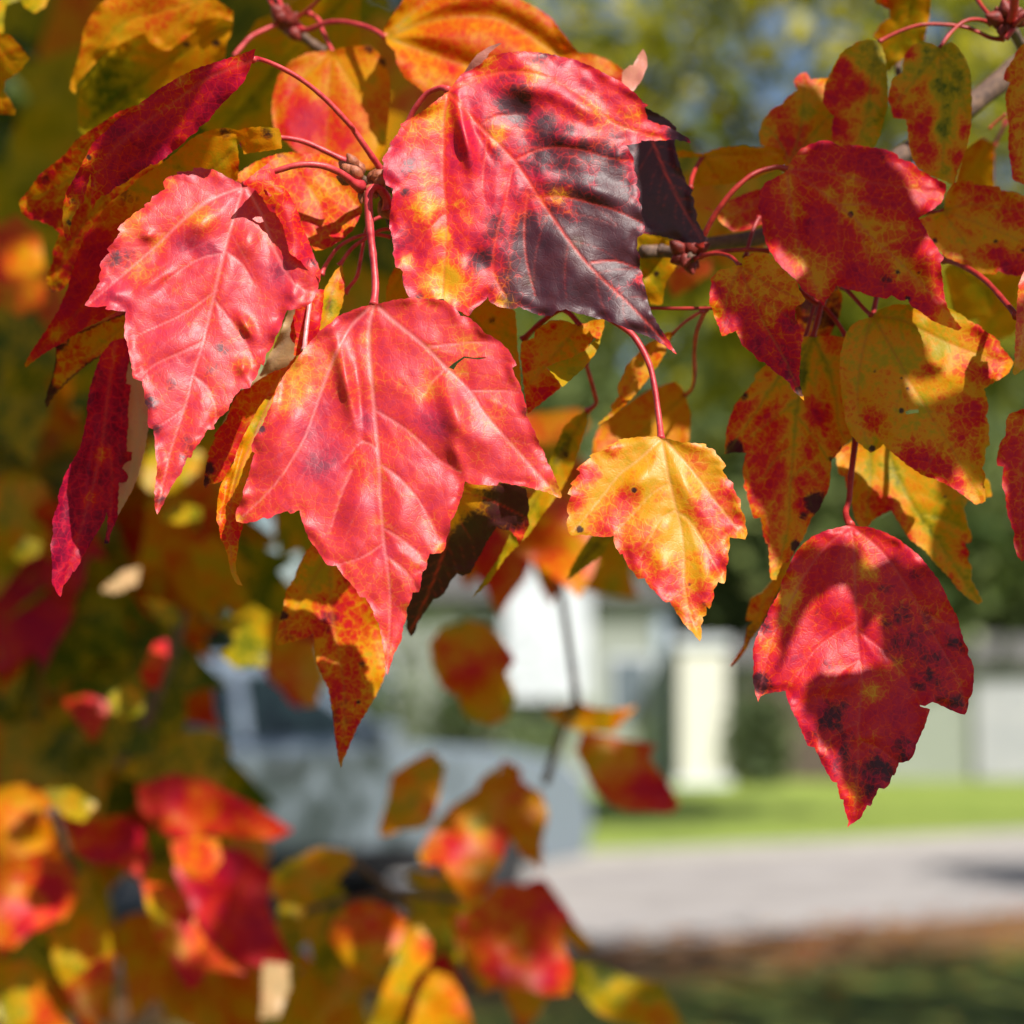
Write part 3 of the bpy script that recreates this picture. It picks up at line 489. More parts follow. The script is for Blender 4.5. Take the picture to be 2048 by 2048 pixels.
leaf('A', .4700, 'small folded orange leaf standing between the rose leaf and the central pink leaf',
 '1885,1460 1905,1560 1890,1680 1850,1780 1800,1850 1740,1850 1770,1700 1790,1600 1840,1510', veins=['1885,1465 1830,1620 1780,1820'], pig=.4, blobs='1830,1700,60,.26 1890,1550,40,.56', mat='red', gy=-.02, gx=.06)
leaf('A', .4660, 'small rose red leaf with a pale stalk lying over it between the big pink leaves',
 '1640,1690 1610,1780 1600,1860 1630,1900 1620,1960 1700,1960 1760,1850 1780,1700 1790,1600 1740,1600', veins=['1770,1630 1620,1950'], pig=.7, mat='red', gy=-.02,
 stalk='1712,1600 1708,1680 1695,1780 1685,1870 1680,1935', smat=M_STALKP, sd=.4595, sr=(.5, .5))
leaf('E', .4870, 'leaf half amber and half burnt black behind the right side of the central pink leaf',
 '1330,1010 1400,1020 1520,1010 1600,1020 1660,1040 1680,1140 1670,1190 1680,1240 1650,1300 1625,1350 1610,1310 1570,1270 1540,1270 1500,1250 1440,1340 1420,1390 1380,1450 1360,1500 1310,1525 1280,1510 1240,1560 1220,1600 1190,1635 1150,1650 1120,1700 1090,1740 1060,1790 1045,1840 1028,1858 1005,1820 1003,1740 1000,1640 1060,1480 1150,1300 1200,1100',
 veins=['1250,1050 1230,1300 1150,1550 1020,1840'], sec=['1250,1050 1450,1100 1660,1200'], pig=.62, blobs='1330,1190,110,.25 1420,1060,80,.28 1250,1280,50,.3', dark='1200,1530,190,1.3 1400,1330,140,1.1 1570,1120,130,1.1 1050,1740,150,1.2 1640,1200,60,.7', mat='purple', gy=.06, gx=-.03, edge=.3, und=.004)
leaf('E', .4960, 'long mottled yellow and dark red leaf hanging below the central pink leaf',
 '560,1340 490,1340 440,1400 400,1480 380,1540 340,1600 320,1700 310,1740 290,1830 275,1880 290,1905 360,1890 430,1870 490,1840 495,1900 505,1995 540,2080 571,2147 596,2286 608,2407 626,2528 640,2587 656,2528 699,2431 735,2347 802,2238 850,2153 885,2068 890,1900 800,1650 680,1470',
 veins=['590,1380 580,1600 620,1900 660,2200 640,2580', '580,1380 450,1600 285,1895'], pig=.42, blobs='530,1560,70,.14 420,1560,80,.3 380,1700,60,.4 600,1750,110,.66 700,1950,110,.52 640,2150,110,.7 660,2380,110,.72 600,1950,60,.44 420,1860,60,.55 800,1900,60,.35', dark='320,1740,24,.9 570,1760,80,.45 760,2010,20,.5 650,2300,90,.35 735,2220,12,1.0 350,1870,30,.6', mat='shade', gy=-.03, edge=.35, vy=.1)

# ---- right cluster
leaf('C', .4780, 'broad deep red leaf with an amber midrib and a sunlit lower tip, upper right',
 '625,930 650,880 690,830 740,800 820,775 870,780 895,795 915,805 1010,800 1090,815 1150,820 1210,840 1235,855 1240,875 1320,900 1350,935 1380,950 1430,980 1500,1015 1502,1040 1480,1110 1440,1150 1400,1170 1350,1205 1380,1250 1410,1310 1440,1350 1470,1400 1490,1420 1470,1450 1480,1520 1490,1610 1495,1650 1510,1700 1550,1770 1590,1810 1570,1825 1500,1800 1435,1775 1400,1750 1345,1710 1310,1690 1290,1650 1250,1660 1200,1630 1175,1650 1120,1640 1070,1630 1030,1610 970,1600 930,1585 895,1575 870,1620 835,1660 830,1690 805,1660 720,1610 690,1570 670,1540 620,1500 570,1450 540,1400 510,1350 490,1270 480,1180 465,1150 475,1060 500,1010 560,980 610,955',
 veins=['640,945 760,1020 900,1130 1000,1210 1100,1320 1250,1450 1400,1600 1560,1800', '640,935 850,950 1050,1000 1300,1040 1480,1060', '625,950 640,1100 680,1300 720,1440 810,1640'],
 sec=['915,1140 910,1300 925,1500', '1010,1220 1060,1380 1100,1520', '900,1130 1050,1130 1250,1160'],
 pig=.76, blobs='950,1150,70,.38 1200,1260,90,.42 1100,1400,80,.52 700,1400,80,.5 830,1530,90,.46 1000,1020,70,.5 620,1000,60,.55 1250,1480,70,.4 860,1080,50,.45 1080,1230,60,.36 1350,1560,60,.55 700,850,40,.55 1100,900,130,.82 800,1250,130,.84 1250,1120,90,.82 1000,1500,90,.8 1480,1780,60,.45 1420,1400,60,.7 680,1180,50,.55',
 dark='975,1183,14,1.0 1170,1550,40,.6 1235,1500,14,.7 1350,1505,14,.6 1290,1650,16,.8 1160,860,60,.3', bumps='760,1200,90,120,0,1.4 1400,1420,60,90,20,1.5', mat='red', space=4.5, gy=-.035, vy=.13, vyw=14, edge=.12,
 stalk='625,935 590,925 550,925 440,960 330,1050 230,1180 165,1300 140,1360', smat=M_STALKD, sd=.486, sr=(.55, .7), bow=.003)
leaf('C', .5000, 'left of the two narrow olive and red leaves hanging side by side, upper right',
 '1120,225 1080,215 1020,225 960,260 915,300 910,320 880,370 870,400 840,450 830,500 820,560 850,610 885,640 870,700 875,790 900,840 1000,860 1100,815 1130,760 1150,690 1175,600 1180,500 1175,400 1165,320 1150,260',
 veins=['1120,230 1090,450 1060,650 1000,830'], sec=[], pig=.2, blobs='930,370,60,.72 1020,460,60,.74 930,530,90,.76 850,560,60,.72 900,700,80,.72 1090,500,40,.6 980,780,60,.5 1000,650,50,.4 1070,330,70,.14 1110,700,60,.2', mat='olive', gy=-.03, vy=.12, vyw=18,
 stalk='1130,232 1230,180 1350,140 1480,135 1620,155 1750,210 1820,215', smat=M_STALKD, sd=.505, sr=(.45, .5))
leaf('C', .4920, 'right of the two narrow olive and red leaves hanging side by side, its top notched',
 '1470,270 1440,245 1380,225 1320,245 1280,290 1270,330 1260,400 1210,430 1190,490 1180,550 1200,590 1210,650 1280,660 1290,700 1295,790 1310,860 1340,920 1400,960 1500,1000 1540,1020 1560,940 1590,880 1620,800 1640,700 1645,560 1635,400 1610,320 1560,250 1520,230 1490,245',
 veins=['1468,270 1480,500 1490,700 1480,930', '1468,275 1350,420 1230,560', '1470,280 1560,420 1620,650'], pig=.2, blobs='1310,290,40,.66 1370,500,60,.66 1230,540,60,.62 1380,680,90,.74 1390,850,80,.66 1610,700,70,.66 1560,880,60,.62 1480,450,70,.12 1480,700,50,.12 1320,600,60,.5 1240,630,40,.74', mat='olive', gy=-.03, vy=.1, vyw=18,
 stalk='1470,262 1520,190 1600,120 1680,108 1750,130', smat=M_STALKD, sd=.505, sr=(.45, .5))
leaf('C', .5100, 'olive and red leaf slanting behind the top of the broad deep red leaf',
 '625,930 600,860 480,800 470,740 490,670 540,600 600,570 620,540 680,500 660,450 690,410 730,400 755,440 850,430 890,420 910,600 910,840 740,860', veins=['640,900 700,700 720,420', '640,900 560,750 500,700', '640,900 800,700 900,600'], pig=.36, blobs='680,720,90,.66 560,650,60,.6 720,440,50,.64 620,820,70,.7 760,560,60,.32 730,620,50,.15 830,760,60,.2', mat='olive', gy=-.03, vy=.08)
leaf('C', .5080, 'plain amber leaf lying sideways beside the stalk of the broad deep red leaf',
 '150,865 20,870 -20,850 40,830 160,850 250,815 400,805 420,815 530,810 600,825 625,880 600,920 480,970 400,1000 250,1020 110,1030 100,960', veins=['160,868 300,850 600,840', '160,868 220,950 270,1015'], pig=.33, mat='back', gy=.05, vy=-.05,
 stalk='155,870 120,930 100,980 90,1040', smat=M_STALKD, sd=.495, sr=(.5, .5))
leaf('C', .5050, 'small curled red leaf left of the broad deep red leaf, above the branch', '165,1145 230,1160 300,1110 400,1065 490,1040 500,1230 400,1270 330,1280 260,1230 230,1180', veins=['480,1100 330,1180 200,1160'], pig=.66, blobs='300,1180,60,.5', mat='red', gy=-.05)
leaf('C', .4650, 'small amber leaf with magenta blotches toward a dark tip, beneath the branch right of centre',
 '375,1465 380,1430 430,1400 500,1395 545,1410 560,1440 610,1490 650,1530 680,1560 690,1600 725,1650 720,1665 665,1700 670,1760 690,1800 712,1860 702,1916 697,1996 690,2076 695,2126 718,2211 655,2151 640,2116 600,2080 560,2056 530,2025 500,2000 470,1996 430,1946 380,1911 355,1856 340,1826 265,1856 250,1806 225,1756 210,1700 195,1680 200,1600 208,1565 200,1545 240,1495 300,1480 340,1465',
 veins=['370,1480 420,1620 500,1790 600,1960 705,2195', '368,1482 300,1620 262,1840', '382,1480 500,1560 710,1660'], sec=['430,1640 560,1700 680,1790'],
 pig=.32, blobs='230,1610,50,.76 290,1780,60,.72 390,1740,80,.84 650,1790,80,.84 450,1880,90,.78 600,1990,110,.86 370,1530,40,.56 560,1640,50,.46 640,2080,70,.88 520,1900,50,.6', dark='700,2160,30,1.0', mat='shade', space=4., gy=-.03, vy=-.06, vyw=8,
 stalk='362,1468 330,1430 290,1408 230,1400 150,1415', smat=M_STALKD, sd=.483, sr=(.45, .5))
leaf('C', .4850, 'orange leaf speckled red cut by the right edge of the picture, upper right',
 '1932,240 1900,270 1870,330 1830,390 1820,440 1855,455 1830,520 1835,600 1850,700 1845,800 1855,880 1870,990 1932,1020 2000,1040 2050,900 2050,200', veins=['1990,250 1960,600 1950,1000'], pig=.48, blobs='1860,420,50,.6 1860,900,70,.6', mat='shade', gy=-.02, edge=.1)
leaf('C', .4930, 'amber leaf with a few dark red blotches right of the broad deep red leaf',
 '1490,1165 1500,1080 1530,1020 1570,1000 1650,1000 1655,1020 1800,1030 1805,1050 1880,1060 1932,1080 2050,1100 2050,1560 1932,1500 1900,1525 1820,1510 1790,1495 1775,1515 1700,1510 1600,1460 1500,1420 1440,1350 1400,1290 1350,1215 1400,1190',
 veins=['1490,1165 1700,1240 1990,1360', '1490,1165 1650,1130 1990,1170', '1490,1175 1600,1330 1700,1490'], pig=.36, blobs='1700,1040,80,.56 1880,1190,90,.62 1790,1400,50,.82 1860,1480,70,.78 1580,1030,50,.5', dark='1775,1330,12,1.0 1440,1325,12,.9 1925,1385,14,.7', mat='shade', gy=-.03, vy=.06,
 stalk='1488,1165 1450,1170 1400,1170', smat=M_STALKD, sd=.50, sr=(.45, .5))
leaf('C', .5700, 'orange leaf out of focus behind the amber leaf at upper right', '1770,800 1700,760 1600,830 1550,1000 1600,1060 1770,1060', veins=['1750,800 1620,1000'], pig=.46, blobs='1740,980,60,.3', mat='back', gy=.08, stalk='1768,800 1800,740 1830,670', sd=.58, sr=(.5, .5))
leaf('C', .5300, 'tall yellow orange leaf at the top edge behind the two narrow olive leaves',
 '1120,-40 1110,10 1190,50 1195,100 1140,130 1100,200 1130,225 1150,330 1180,400 1230,350 1300,300 1380,230 1410,100 1420,-40', veins=['1320,-30 1280,150 1180,390'], pig=.31, blobs='1170,20,50,.6 1150,150,50,.4', mat='back', gy=.05)
leaf('G', .4760, 'amber leaf with red edges, a small hole and a sunlit upper right lobe',
 '1095,95 1110,70 1150,45 1220,25 1290,25 1340,50 1400,80 1500,40 1530,50 1610,95 1620,110 1700,150 1700,160 1750,190 1800,230 1800,250 1850,310 1875,345 1850,400 1810,430 1745,465 1710,490 1730,560 1735,600 1720,640 1740,690 1735,740 1745,800 1720,820 1715,900 1700,930 1720,965 1710,1020 1720,1080 1720,1110 1670,1130 1640,1110 1600,1080 1560,1050 1490,1010 1430,985 1380,970 1300,920 1240,870 1190,830 1155,795 1120,825 1085,845 1070,830 1020,790 980,750 950,680 930,560 915,420 915,320 930,250 945,200 970,150 1010,120 1060,100',
 veins=['1100,90 1210,280 1290,430 1400,610 1520,800 1690,1100', '1090,95 1050,250 1020,420 1020,620 1080,830', '1110,90 1250,110 1400,180 1600,270 1860,350'], sec=['1280,440 1240,530 1220,680', '1400,610 1550,640 1700,640', '1500,780 1430,860 1400,950'],
 pig=.26, blobs='1110,670,70,.72 1700,190,60,.66 1790,300,90,.68 1620,400,80,.55 1650,620,90,.74 1600,720,80,.6 1330,870,90,.72 1450,950,90,.74 1560,1020,70,.74 1420,380,50,.52 1500,560,60,.5 1650,860,60,.5 1680,1080,60,.42 1150,500,50,.4 960,600,40,.45 1740,400,60,.66 1450,250,50,.2',
 dark='1255,430,10,1.0 1108,395,9,1.0 1255,610,14,1.0 1095,820,16,1.0 1290,490,8,.9', holes=['1275,618 1300,606 1350,604 1352,622 1315,628 1285,632'], bumps='1200,600,80,120,0,1.2 1500,400,90,90,0,1.5', mat='shade', space=4.5, gy=-.03, vy=.07, edge=.1,
 stalk='1095,90 1060,60 1010,5 960,-50 930,-75', smat=M_STALKD, sd=.492, sr=(.5, .55))
leaf('G', .4860, 'long olive and dark red leaf with scorched edges left of the holed amber leaf',
 '765,205 720,200 600,300 500,365 440,420 450,435 440,450 400,500 340,570 320,620 310,640 290,720 285,780 278,850 340,840 400,845 385,900 378,950 390,1000 383,1030 405,1060 405,1100 415,1120 430,1180 440,1205 480,1200 490,1280 505,1340 520,1350 525,1400 530,1530 540,1545 565,1545 570,1520 600,1450 630,1450 680,1370 720,1300 740,1250 760,1200 800,1160 830,1090 850,1050 860,1000 865,940 870,880 900,850 940,800 980,770 1000,650 1000,450 960,250 945,210 880,195 820,200',
 veins=['765,215 720,350 680,600 660,820 640,1050 630,1250 560,1530', '760,220 600,400 450,620 300,830', '775,215 840,340 890,530 910,700 960,780'], sec=['690,540 560,650 420,760', '665,800 560,880 470,1010', '680,640 760,740 850,880', '645,1000 720,920 790,1000'],
 pig=.42, blobs='500,650,100,.74 360,620,70,.68 810,620,80,.74 540,890,100,.74 500,1050,100,.68 700,1030,60,.7 780,820,70,.64 350,780,70,.76 680,1150,70,.66 570,1400,70,.6 600,1250,60,.55 800,980,60,.62 850,250,70,.5 700,400,70,.24 500,450,60,.4 900,760,60,.6', dark='340,820,44,1.0 390,530,24,.6 780,1130,56,.9 670,1355,26,1.0 870,880,16,.8 930,820,18,.8 720,1190,30,.8', mat='olive', space=4.5, gy=-.03, vy=.26, vyw=13, edge=.3,
 stalk='765,208 790,120 810,40 840,-30 880,-80', smat=M_STALKD, sd=.498, sr=(.6, .8))
leaf('G', .5020, 'amber leaf with green veins slanting down right below the leaf with a hole',
 '1000,770 950,800 890,840 910,960 945,975 950,1030 980,1090 985,1140 995,1200 1010,1230 1050,1280 1070,1250 1090,1220 1150,1180 1200,1160 1250,1240 1300,1320 1390,1385 1440,1450 1500,1510 1530,1540 1560,1590 1620,1640 1680,1680 1703,1665 1665,1590 1640,1540 1645,1480 1620,1430 1630,1400 1605,1345 1640,1335 1640,1290 1620,1240 1600,1150 1620,1110 1755,1085 1740,1000 1500,850 1300,800 1160,740',
 veins=['1180,790 1230,970 1350,1180 1500,1390 1690,1670', '1080,800 1085,950 1060,1260'], sec=['1230,960 1310,1100 1320,1200', '1350,1180 1480,1200 1600,1260'],
 pig=.3, blobs='1100,1110,80,.68 1170,1140,60,.7 1300,1320,60,.6 1620,1390,60,.62 1530,1560,60,.5 960,1000,40,.6 1060,1250,50,.5 1400,1050,80,.3 1240,1230,50,.6', dark='1500,1085,14,.9', mat='olive', gy=-.02, vy=.2, vyw=15, edge=.15)
leaf('H', .5150, 'thin withered brown leaf with a thread like tip behind the big crimson leaf',
 '330,320 260,450 210,510 150,540 130,610 120,665 165,670 130,700 110,800 70,860 30,915 40,920 80,880 120,830 150,770 190,720 230,640 290,520 345,420 380,340', veins=['340,340 220,560 130,800'], pig=.44, dark='150,720,140,.4', mat='shade', gy=-.03, teeth=.8)
leaf('H', .4580, 'big crimson leaf at lower right striped by shadows and blotched black at its edges',
 '690,140 640,150 560,170 500,195 450,230 420,260 390,300 370,340 340,410 320,440 310,500 290,540 250,600 240,640 200,710 170,780 165,800 160,850 165,910 160,990 170,1050 188,1115 200,1085 230,1070 280,1060 340,1055 350,1100 380,1170 410,1230 440,1300 460,1355 500,1365 530,1430 560,1490 600,1555 625,1560 640,1650 660,1655 665,1700 680,1755 688,1775 680,1808 700,1790 750,1760 790,1685 808,1690 830,1640 855,1590 885,1595 905,1580 930,1520 940,1520 965,1450 1020,1440 1050,1400 1060,1350 1080,1310 1110,1240 1130,1180 1138,1155 1085,1140 1080,1132 1110,1138 1130,1125 1150,1115 1180,1125 1230,1150 1280,1172 1330,1185 1345,1150 1350,1100 1370,1070 1375,1020 1380,950 1370,900 1345,850 1350,830 1320,770 1300,700 1290,650 1250,580 1220,510 1190,450 1130,370 1080,310 1020,260 960,215 880,175 800,150 740,145',
 veins=['700,145 720,300 725,500 735,700 750,880 760,1000 745,1250 740,1450 720,1740', '690,150 560,260 450,410 370,560 270,760 190,1090', '710,150 850,260 960,400 1080,600 1200,820 1290,980 1340,1160'],
 sec=['735,670 600,750 500,830 420,950 350,1030', '750,880 650,950 540,1080', '740,720 870,820 960,920 1050,1060 1090,1130', '745,1330 850,1370 950,1440', '745,1230 620,1290 560,1370', '1090,620 1200,670 1290,720'],
 pig=.76, blobs='360,540,60,.36 380,430,50,.5 340,650,50,.48 790,400,60,.4 800,560,60,.45 820,1060,60,.44 960,900,50,.5 250,800,60,.52 740,250,50,.6 850,640,50,.55 600,600,110,.74 450,250,60,.58 720,1650,60,.62 1130,700,60,.66 1180,600,60,.66',
 dark='600,1200,90,.62 640,1350,90,.6 980,650,90,.5 1030,780,120,.5 1150,950,130,.52 850,1500,110,.6 1000,1380,90,.55 820,1600,70,.62 560,1300,120,.42 1120,640,90,.36 1200,1060,100,.42 700,1450,90,.42 1280,800,60,.5 190,1000,60,.85 1270,1120,60,.6 590,1490,60,.5 240,690,50,.5 480,1310,60,.5 900,470,50,.45 570,900,50,.4 510,640,50,.3 950,1200,60,.3 1050,400,60,.4',
 bumps='640,560,120,120,0,2.0 620,1010,160,60,-10,1.8 900,900,60,120,-20,1.4 760,1300,100,60,0,1.0', mat='crimson', space=4., gy=-.03, vy=.08, edge=.3, wv=1.1,
 stalk='700,140 680,105 672,60 690,0 700,-120 722,-300 740,-420 780,-600', smat=M_STALKD, sd=.492, sr=(.65, .8))
leaf('G', .4680, 'red leaf with an orange top cut by the right edge of the picture, middle right',
 '1932,600 1850,630 1835,660 1830,750 1800,790 1780,880 1785,915 1820,920 1815,960 1810,1020 1830,1080 1840,1180 1860,1235 1880,1290 1875,1340 1890,1400 1920,1445 1960,1380 2050,1200 2050,560', veins=['2000,590 1920,900 1915,1430'], pig=.78, blobs='1900,680,100,.46 1810,860,50,.66', mat='red', gy=-.02, edge=.12)
leaf('C', .4650, 'pink and yellow leaf in the sun cut by the right edge of the picture',
 '1980,1480 1932,1500 1905,1560 1895,1650 1888,1780 1884,1900 1882,1980 1870,2060 1880,2072 1932,2036 2050,1900 2050,1480', veins=['2000,1500 1940,1800 1880,2060'], pig=.56, blobs='1890,2050,60,.24 1930,1980,60,.4', mat='yellow', gy=-.02,
 stalk='1890,1745 1830,1670 1720,1550 1600,1470 1490,1430', smat=M_STALKD, sd=.50, sr=(.65, .7))
leaf('C', .5120, 'withered brown leaf hanging in shade below the broad deep red leaf', '900,1560 930,1640 915,1740 860,1850 760,1880 690,1900 680,1780 660,1690 720,1600 800,1560', veins=['900,1580 850,1700 800,1850'], pig=.5, dark='800,1720,160,.6', mat='shade', gy=.03, und=.005)
leaf('C', .5900, 'amber leaf out of focus at the right behind the red stalk', '1700,1500 1560,1430 1490,1480 1530,1640 1560,1780 1700,1760 1860,1700 1940,1500', veins=['1560,1450 1750,1650'], pig=.3, mat='back', gy=.08)
leaf('C', .6000, 'small yellow brown leaf out of focus at the right edge beneath the amber leaf', '1800,1530 1932,1560 1990,1700 1870,1850 1700,1900 1640,1850 1720,1700', veins=['1900,1560 1700,1850'], pig=.28, mat='back', gy=.05)

# ---- twigs with their buds
def bud(parent, c, ax, L, w, mat, seed):
    rs = np.random.RandomState(seed); bm = bmesh.new(); bmesh.ops.create_icosphere(bm, subdivisions=3, radius=1)
    ax = Vector(ax).normalized(); q = ax.to_track_quat('Z', 'Y')
    for v in bm.verts:
        z = v.co.z; t = (z + 1) / 2; k = (1 - .75 * max(0, t - .45) ** 1.2 * 1.5)
        th = math.atan2(v.co.y, v.co.x); step = 1 + .13 * ((t * 3.3 + .35 * math.sin(th * 2 + seed)) % 1.0)
        v.co = Vector((v.co.x * w * k * step, v.co.y * w * k * step, z * L * .5))
        v.co = q @ v.co
    me = bpy.data.meshes.new('bud'); bm.to_mesh(me); bm.free(); me.polygons.foreach_set('use_smooth', [True] * len(me.polygons))
    me.transform(Matrix.Translation(Vector(c) - parent.location)); return link('bud', me, mat, parent)
def twig(label, crop, path, d0, d1, r0, r1, buds, budd, bmat, side=(), group=None, mat=M_BARK, knobs=.5, size=1.0, name='maple_twig'):
    q = P(crop, path)[0]; root = empty(name, W(q[0], q[1], d0)); tag(root, label, 'twig' if name == 'maple_twig' else 'branch', group)
    o = stem('twig_bark', crop, path, d0, d1, r0, r1, mat, None, False, 0, knobs); o.data.transform(Matrix.Translation(-root.location)); o.parent = root
    for s in side:
        o = stem('side_shoot', crop, s[0], s[1], s[2], s[3], s[4], s[5] if len(s) > 5 else mat, None, False, 0, .3); o.data.transform(Matrix.Translation(-root.location)); o.parent = root
    pc = P(crop, buds); ctr = pc.mean(0)
    for i, b in enumerate(pc):
        rs = np.random.RandomState(i * 7 + 3)
        dirx = (b[0] - ctr[0]) / 20 + rs.uniform(-.3, .3); diry = -(b[1] - ctr[1]) / 20 + rs.uniform(-.2, .4)
        w = W(b[0], b[1], budd + rs.uniform(-.002, .002))
        bud(root, w, RT * dirx + UP * diry - FW * rs.uniform(.2, .9), .0042 * size * rs.uniform(.85, 1.15), .00135 * size * rs.uniform(.9, 1.15), bmat, i + 1)
    return root
twig('knobbly brown twig tip crowded with buds between the rose leaf and the purple leaf', 'B', '170,960 200,985 240,1010 290,1020 350,1035 430,1060 520,1090', .474, .489, .9, 1.3,
 '120,930 150,890 165,945 185,925 105,990 270,975 300,965 312,1005 285,1025 235,1080 212,1085 262,1060 335,1140 330,1170', .471, M_BUD,
 side=[('300,1030 330,1100 350,1170 370,1230', .474, .482, .9, 1.1)])
for lb, cr, pth, a, b in (('thin pink stalk arching left from below the knobbly twig, upper one of three', 'B', '365,1265 310,1270 250,1300 150,1370 80,1465', .478, .475),
                         ('thin pink stalk arching left from below the knobbly twig, behind the other two', 'B', '365,1310 290,1295 200,1300 80,1360 0,1470 -20,1520', .480, .478),
                         ('dark pink stalk bending down behind the thick red stalk of the central leaf', 'B', '350,1195 300,1200 240,1240 215,1330 195,1440 175,1530 130,1590 110,1620', .485, .483)):
    q = P(cr, pth)[0]; r_ = empty('leaf_stem', W(q[0], q[1], a)); tag(r_, lb, 'stalk', 'loose leaf stalks below the twig')
    o = stem('stalk', cr, pth, a, b, .42, .45, M_STALK); o.data.transform(Matrix.Translation(-r_.location)); o.parent = r_
twig('long grey branch with a cluster of dark red buds behind the broad deep red leaf', 'C', '-170,1390 -60,1385 60,1365 160,1350 330,1330 520,1290 900,1100 1270,850 1480,700 1700,530 1932,350 2150,180', .500, .56, 1.5, 3.4,
 '20,1370 60,1350 100,1360 40,1410 85,1400 125,1400 150,1370 60,1440 100,1440 20,1430 90,1470', .492, M_BUDR, side=[('-70,1385 30,1400 100,1420', .498, .49, 1.5, 1.2), ('1520,700 1400,620 1300,560 1240,400 1250,320', .53, .54, 1.2, .8)], size=1.15, name='maple_branch', knobs=.25)
twig('dark twig with a cluster of red buds at the top right corner', 'C', '1840,120 1875,180 1905,230 1960,300 2050,380', .506, .54, 1.2, 1.6,
 '1770,100 1800,70 1830,50 1850,90 1790,130 1830,130 1870,110 1880,70 1900,120 1850,160 1815,165 1910,90 1860,30', .502, M_BUDR,
 side=[('1760,100 1720,60 1690,20 1660,-30', .503, .51, .5, .5, M_STALKD), ('1860,110 1875,60 1880,0 1890,-60', .500, .49, 1.0, 1.0, M_STALK), ('1880,140 1910,110 1950,80', .500, .49, .6, .6, M_STALK), ('1830,215 1850,190 1870,160', .5, .5, .6, .6, M_STALK)], size=1.15)
twig('dark twig with red buds and curving red stalks at the top left', 'A', '1500,-60 1540,40 1600,120 1650,180 1720,240 1780,280', .548, .56, 1.3, 1.2,
 '1540,90 1580,70 1610,110 1560,130 1640,150 1600,160 1630,190 1530,60', .545, M_BUDR,
 side=[('1540,130 1470,160 1390,200 1340,250 1290,310', .545, .54, .55, .6, M_STALK), ('1640,170 1700,160 1760,140 1830,125', .545, .545, .5, .5, M_STALK), ('1620,110 1680,70 1740,20 1780,-30', .545, .54, .5, .5, M_STALKD), ('1530,70 1500,20 1470,-30', .545, .55, .5, .5, M_STALKD), ('1560,40 1540,0 1560,-40', .545, .55, .6, .5, M_STALK)], size=1.2)
twig('blurred dark branch crossing the top edge left of the big orange leaf', 'A', '1850,-60 1870,60 1890,180 1930,300 1990,420', .60, .62, 2.0, 2.0, '1880,150 1900,170', .6, M_BUDR, name='maple_branch')
for lb, cr, pth, a, b, r in (('straight thin red stalk running level beside the tip of the purple leaf', 'F', '640,42 690,45 850,47 1030,45 1060,40', .488, .482, .42),
                         ('dark red stalk hanging from the branch left of the broad deep red leaf', 'C', '470,1200 440,1260 415,1340 395,1420', .497, .492, .5),
                         ('level dark red stalk in front of the bud cluster beneath the branch', 'C', '110,1430 200,1400 300,1385 420,1378 530,1385', .490, .486, .5),
                         ('dark red stalk slanting down right below the broad deep red leaf', 'C', '690,1600 760,1660 830,1700 900,1780 950,1860', .499, .494, .55),
                         ('short dark red stalk rising from the amber leaf with the hole', 'C', '1120,1630 1110,1680 1095,1745', .497, .4915, .6),
                         ('dark red stalk hanging in shade beside the withered brown leaf', 'C', '790,1650 760,1740 735,1830 715,1880', .503, .5, .5),
                         ('short pale brown stalk at the upper right beside the speckled orange leaf', 'C', '1830,630 1780,670 1740,710', .53, .53, .3)):
    q = P(cr, pth)[0]; r_ = empty('leaf_stem', W(q[0], q[1], a)); tag(r_, lb, 'stalk', 'loose leaf stalks right of centre')
    o = stem('stalk', cr, pth, a, b, r, r, M_STALKD); o.data.transform(Matrix.Translation(-r_.location)); o.parent = r_
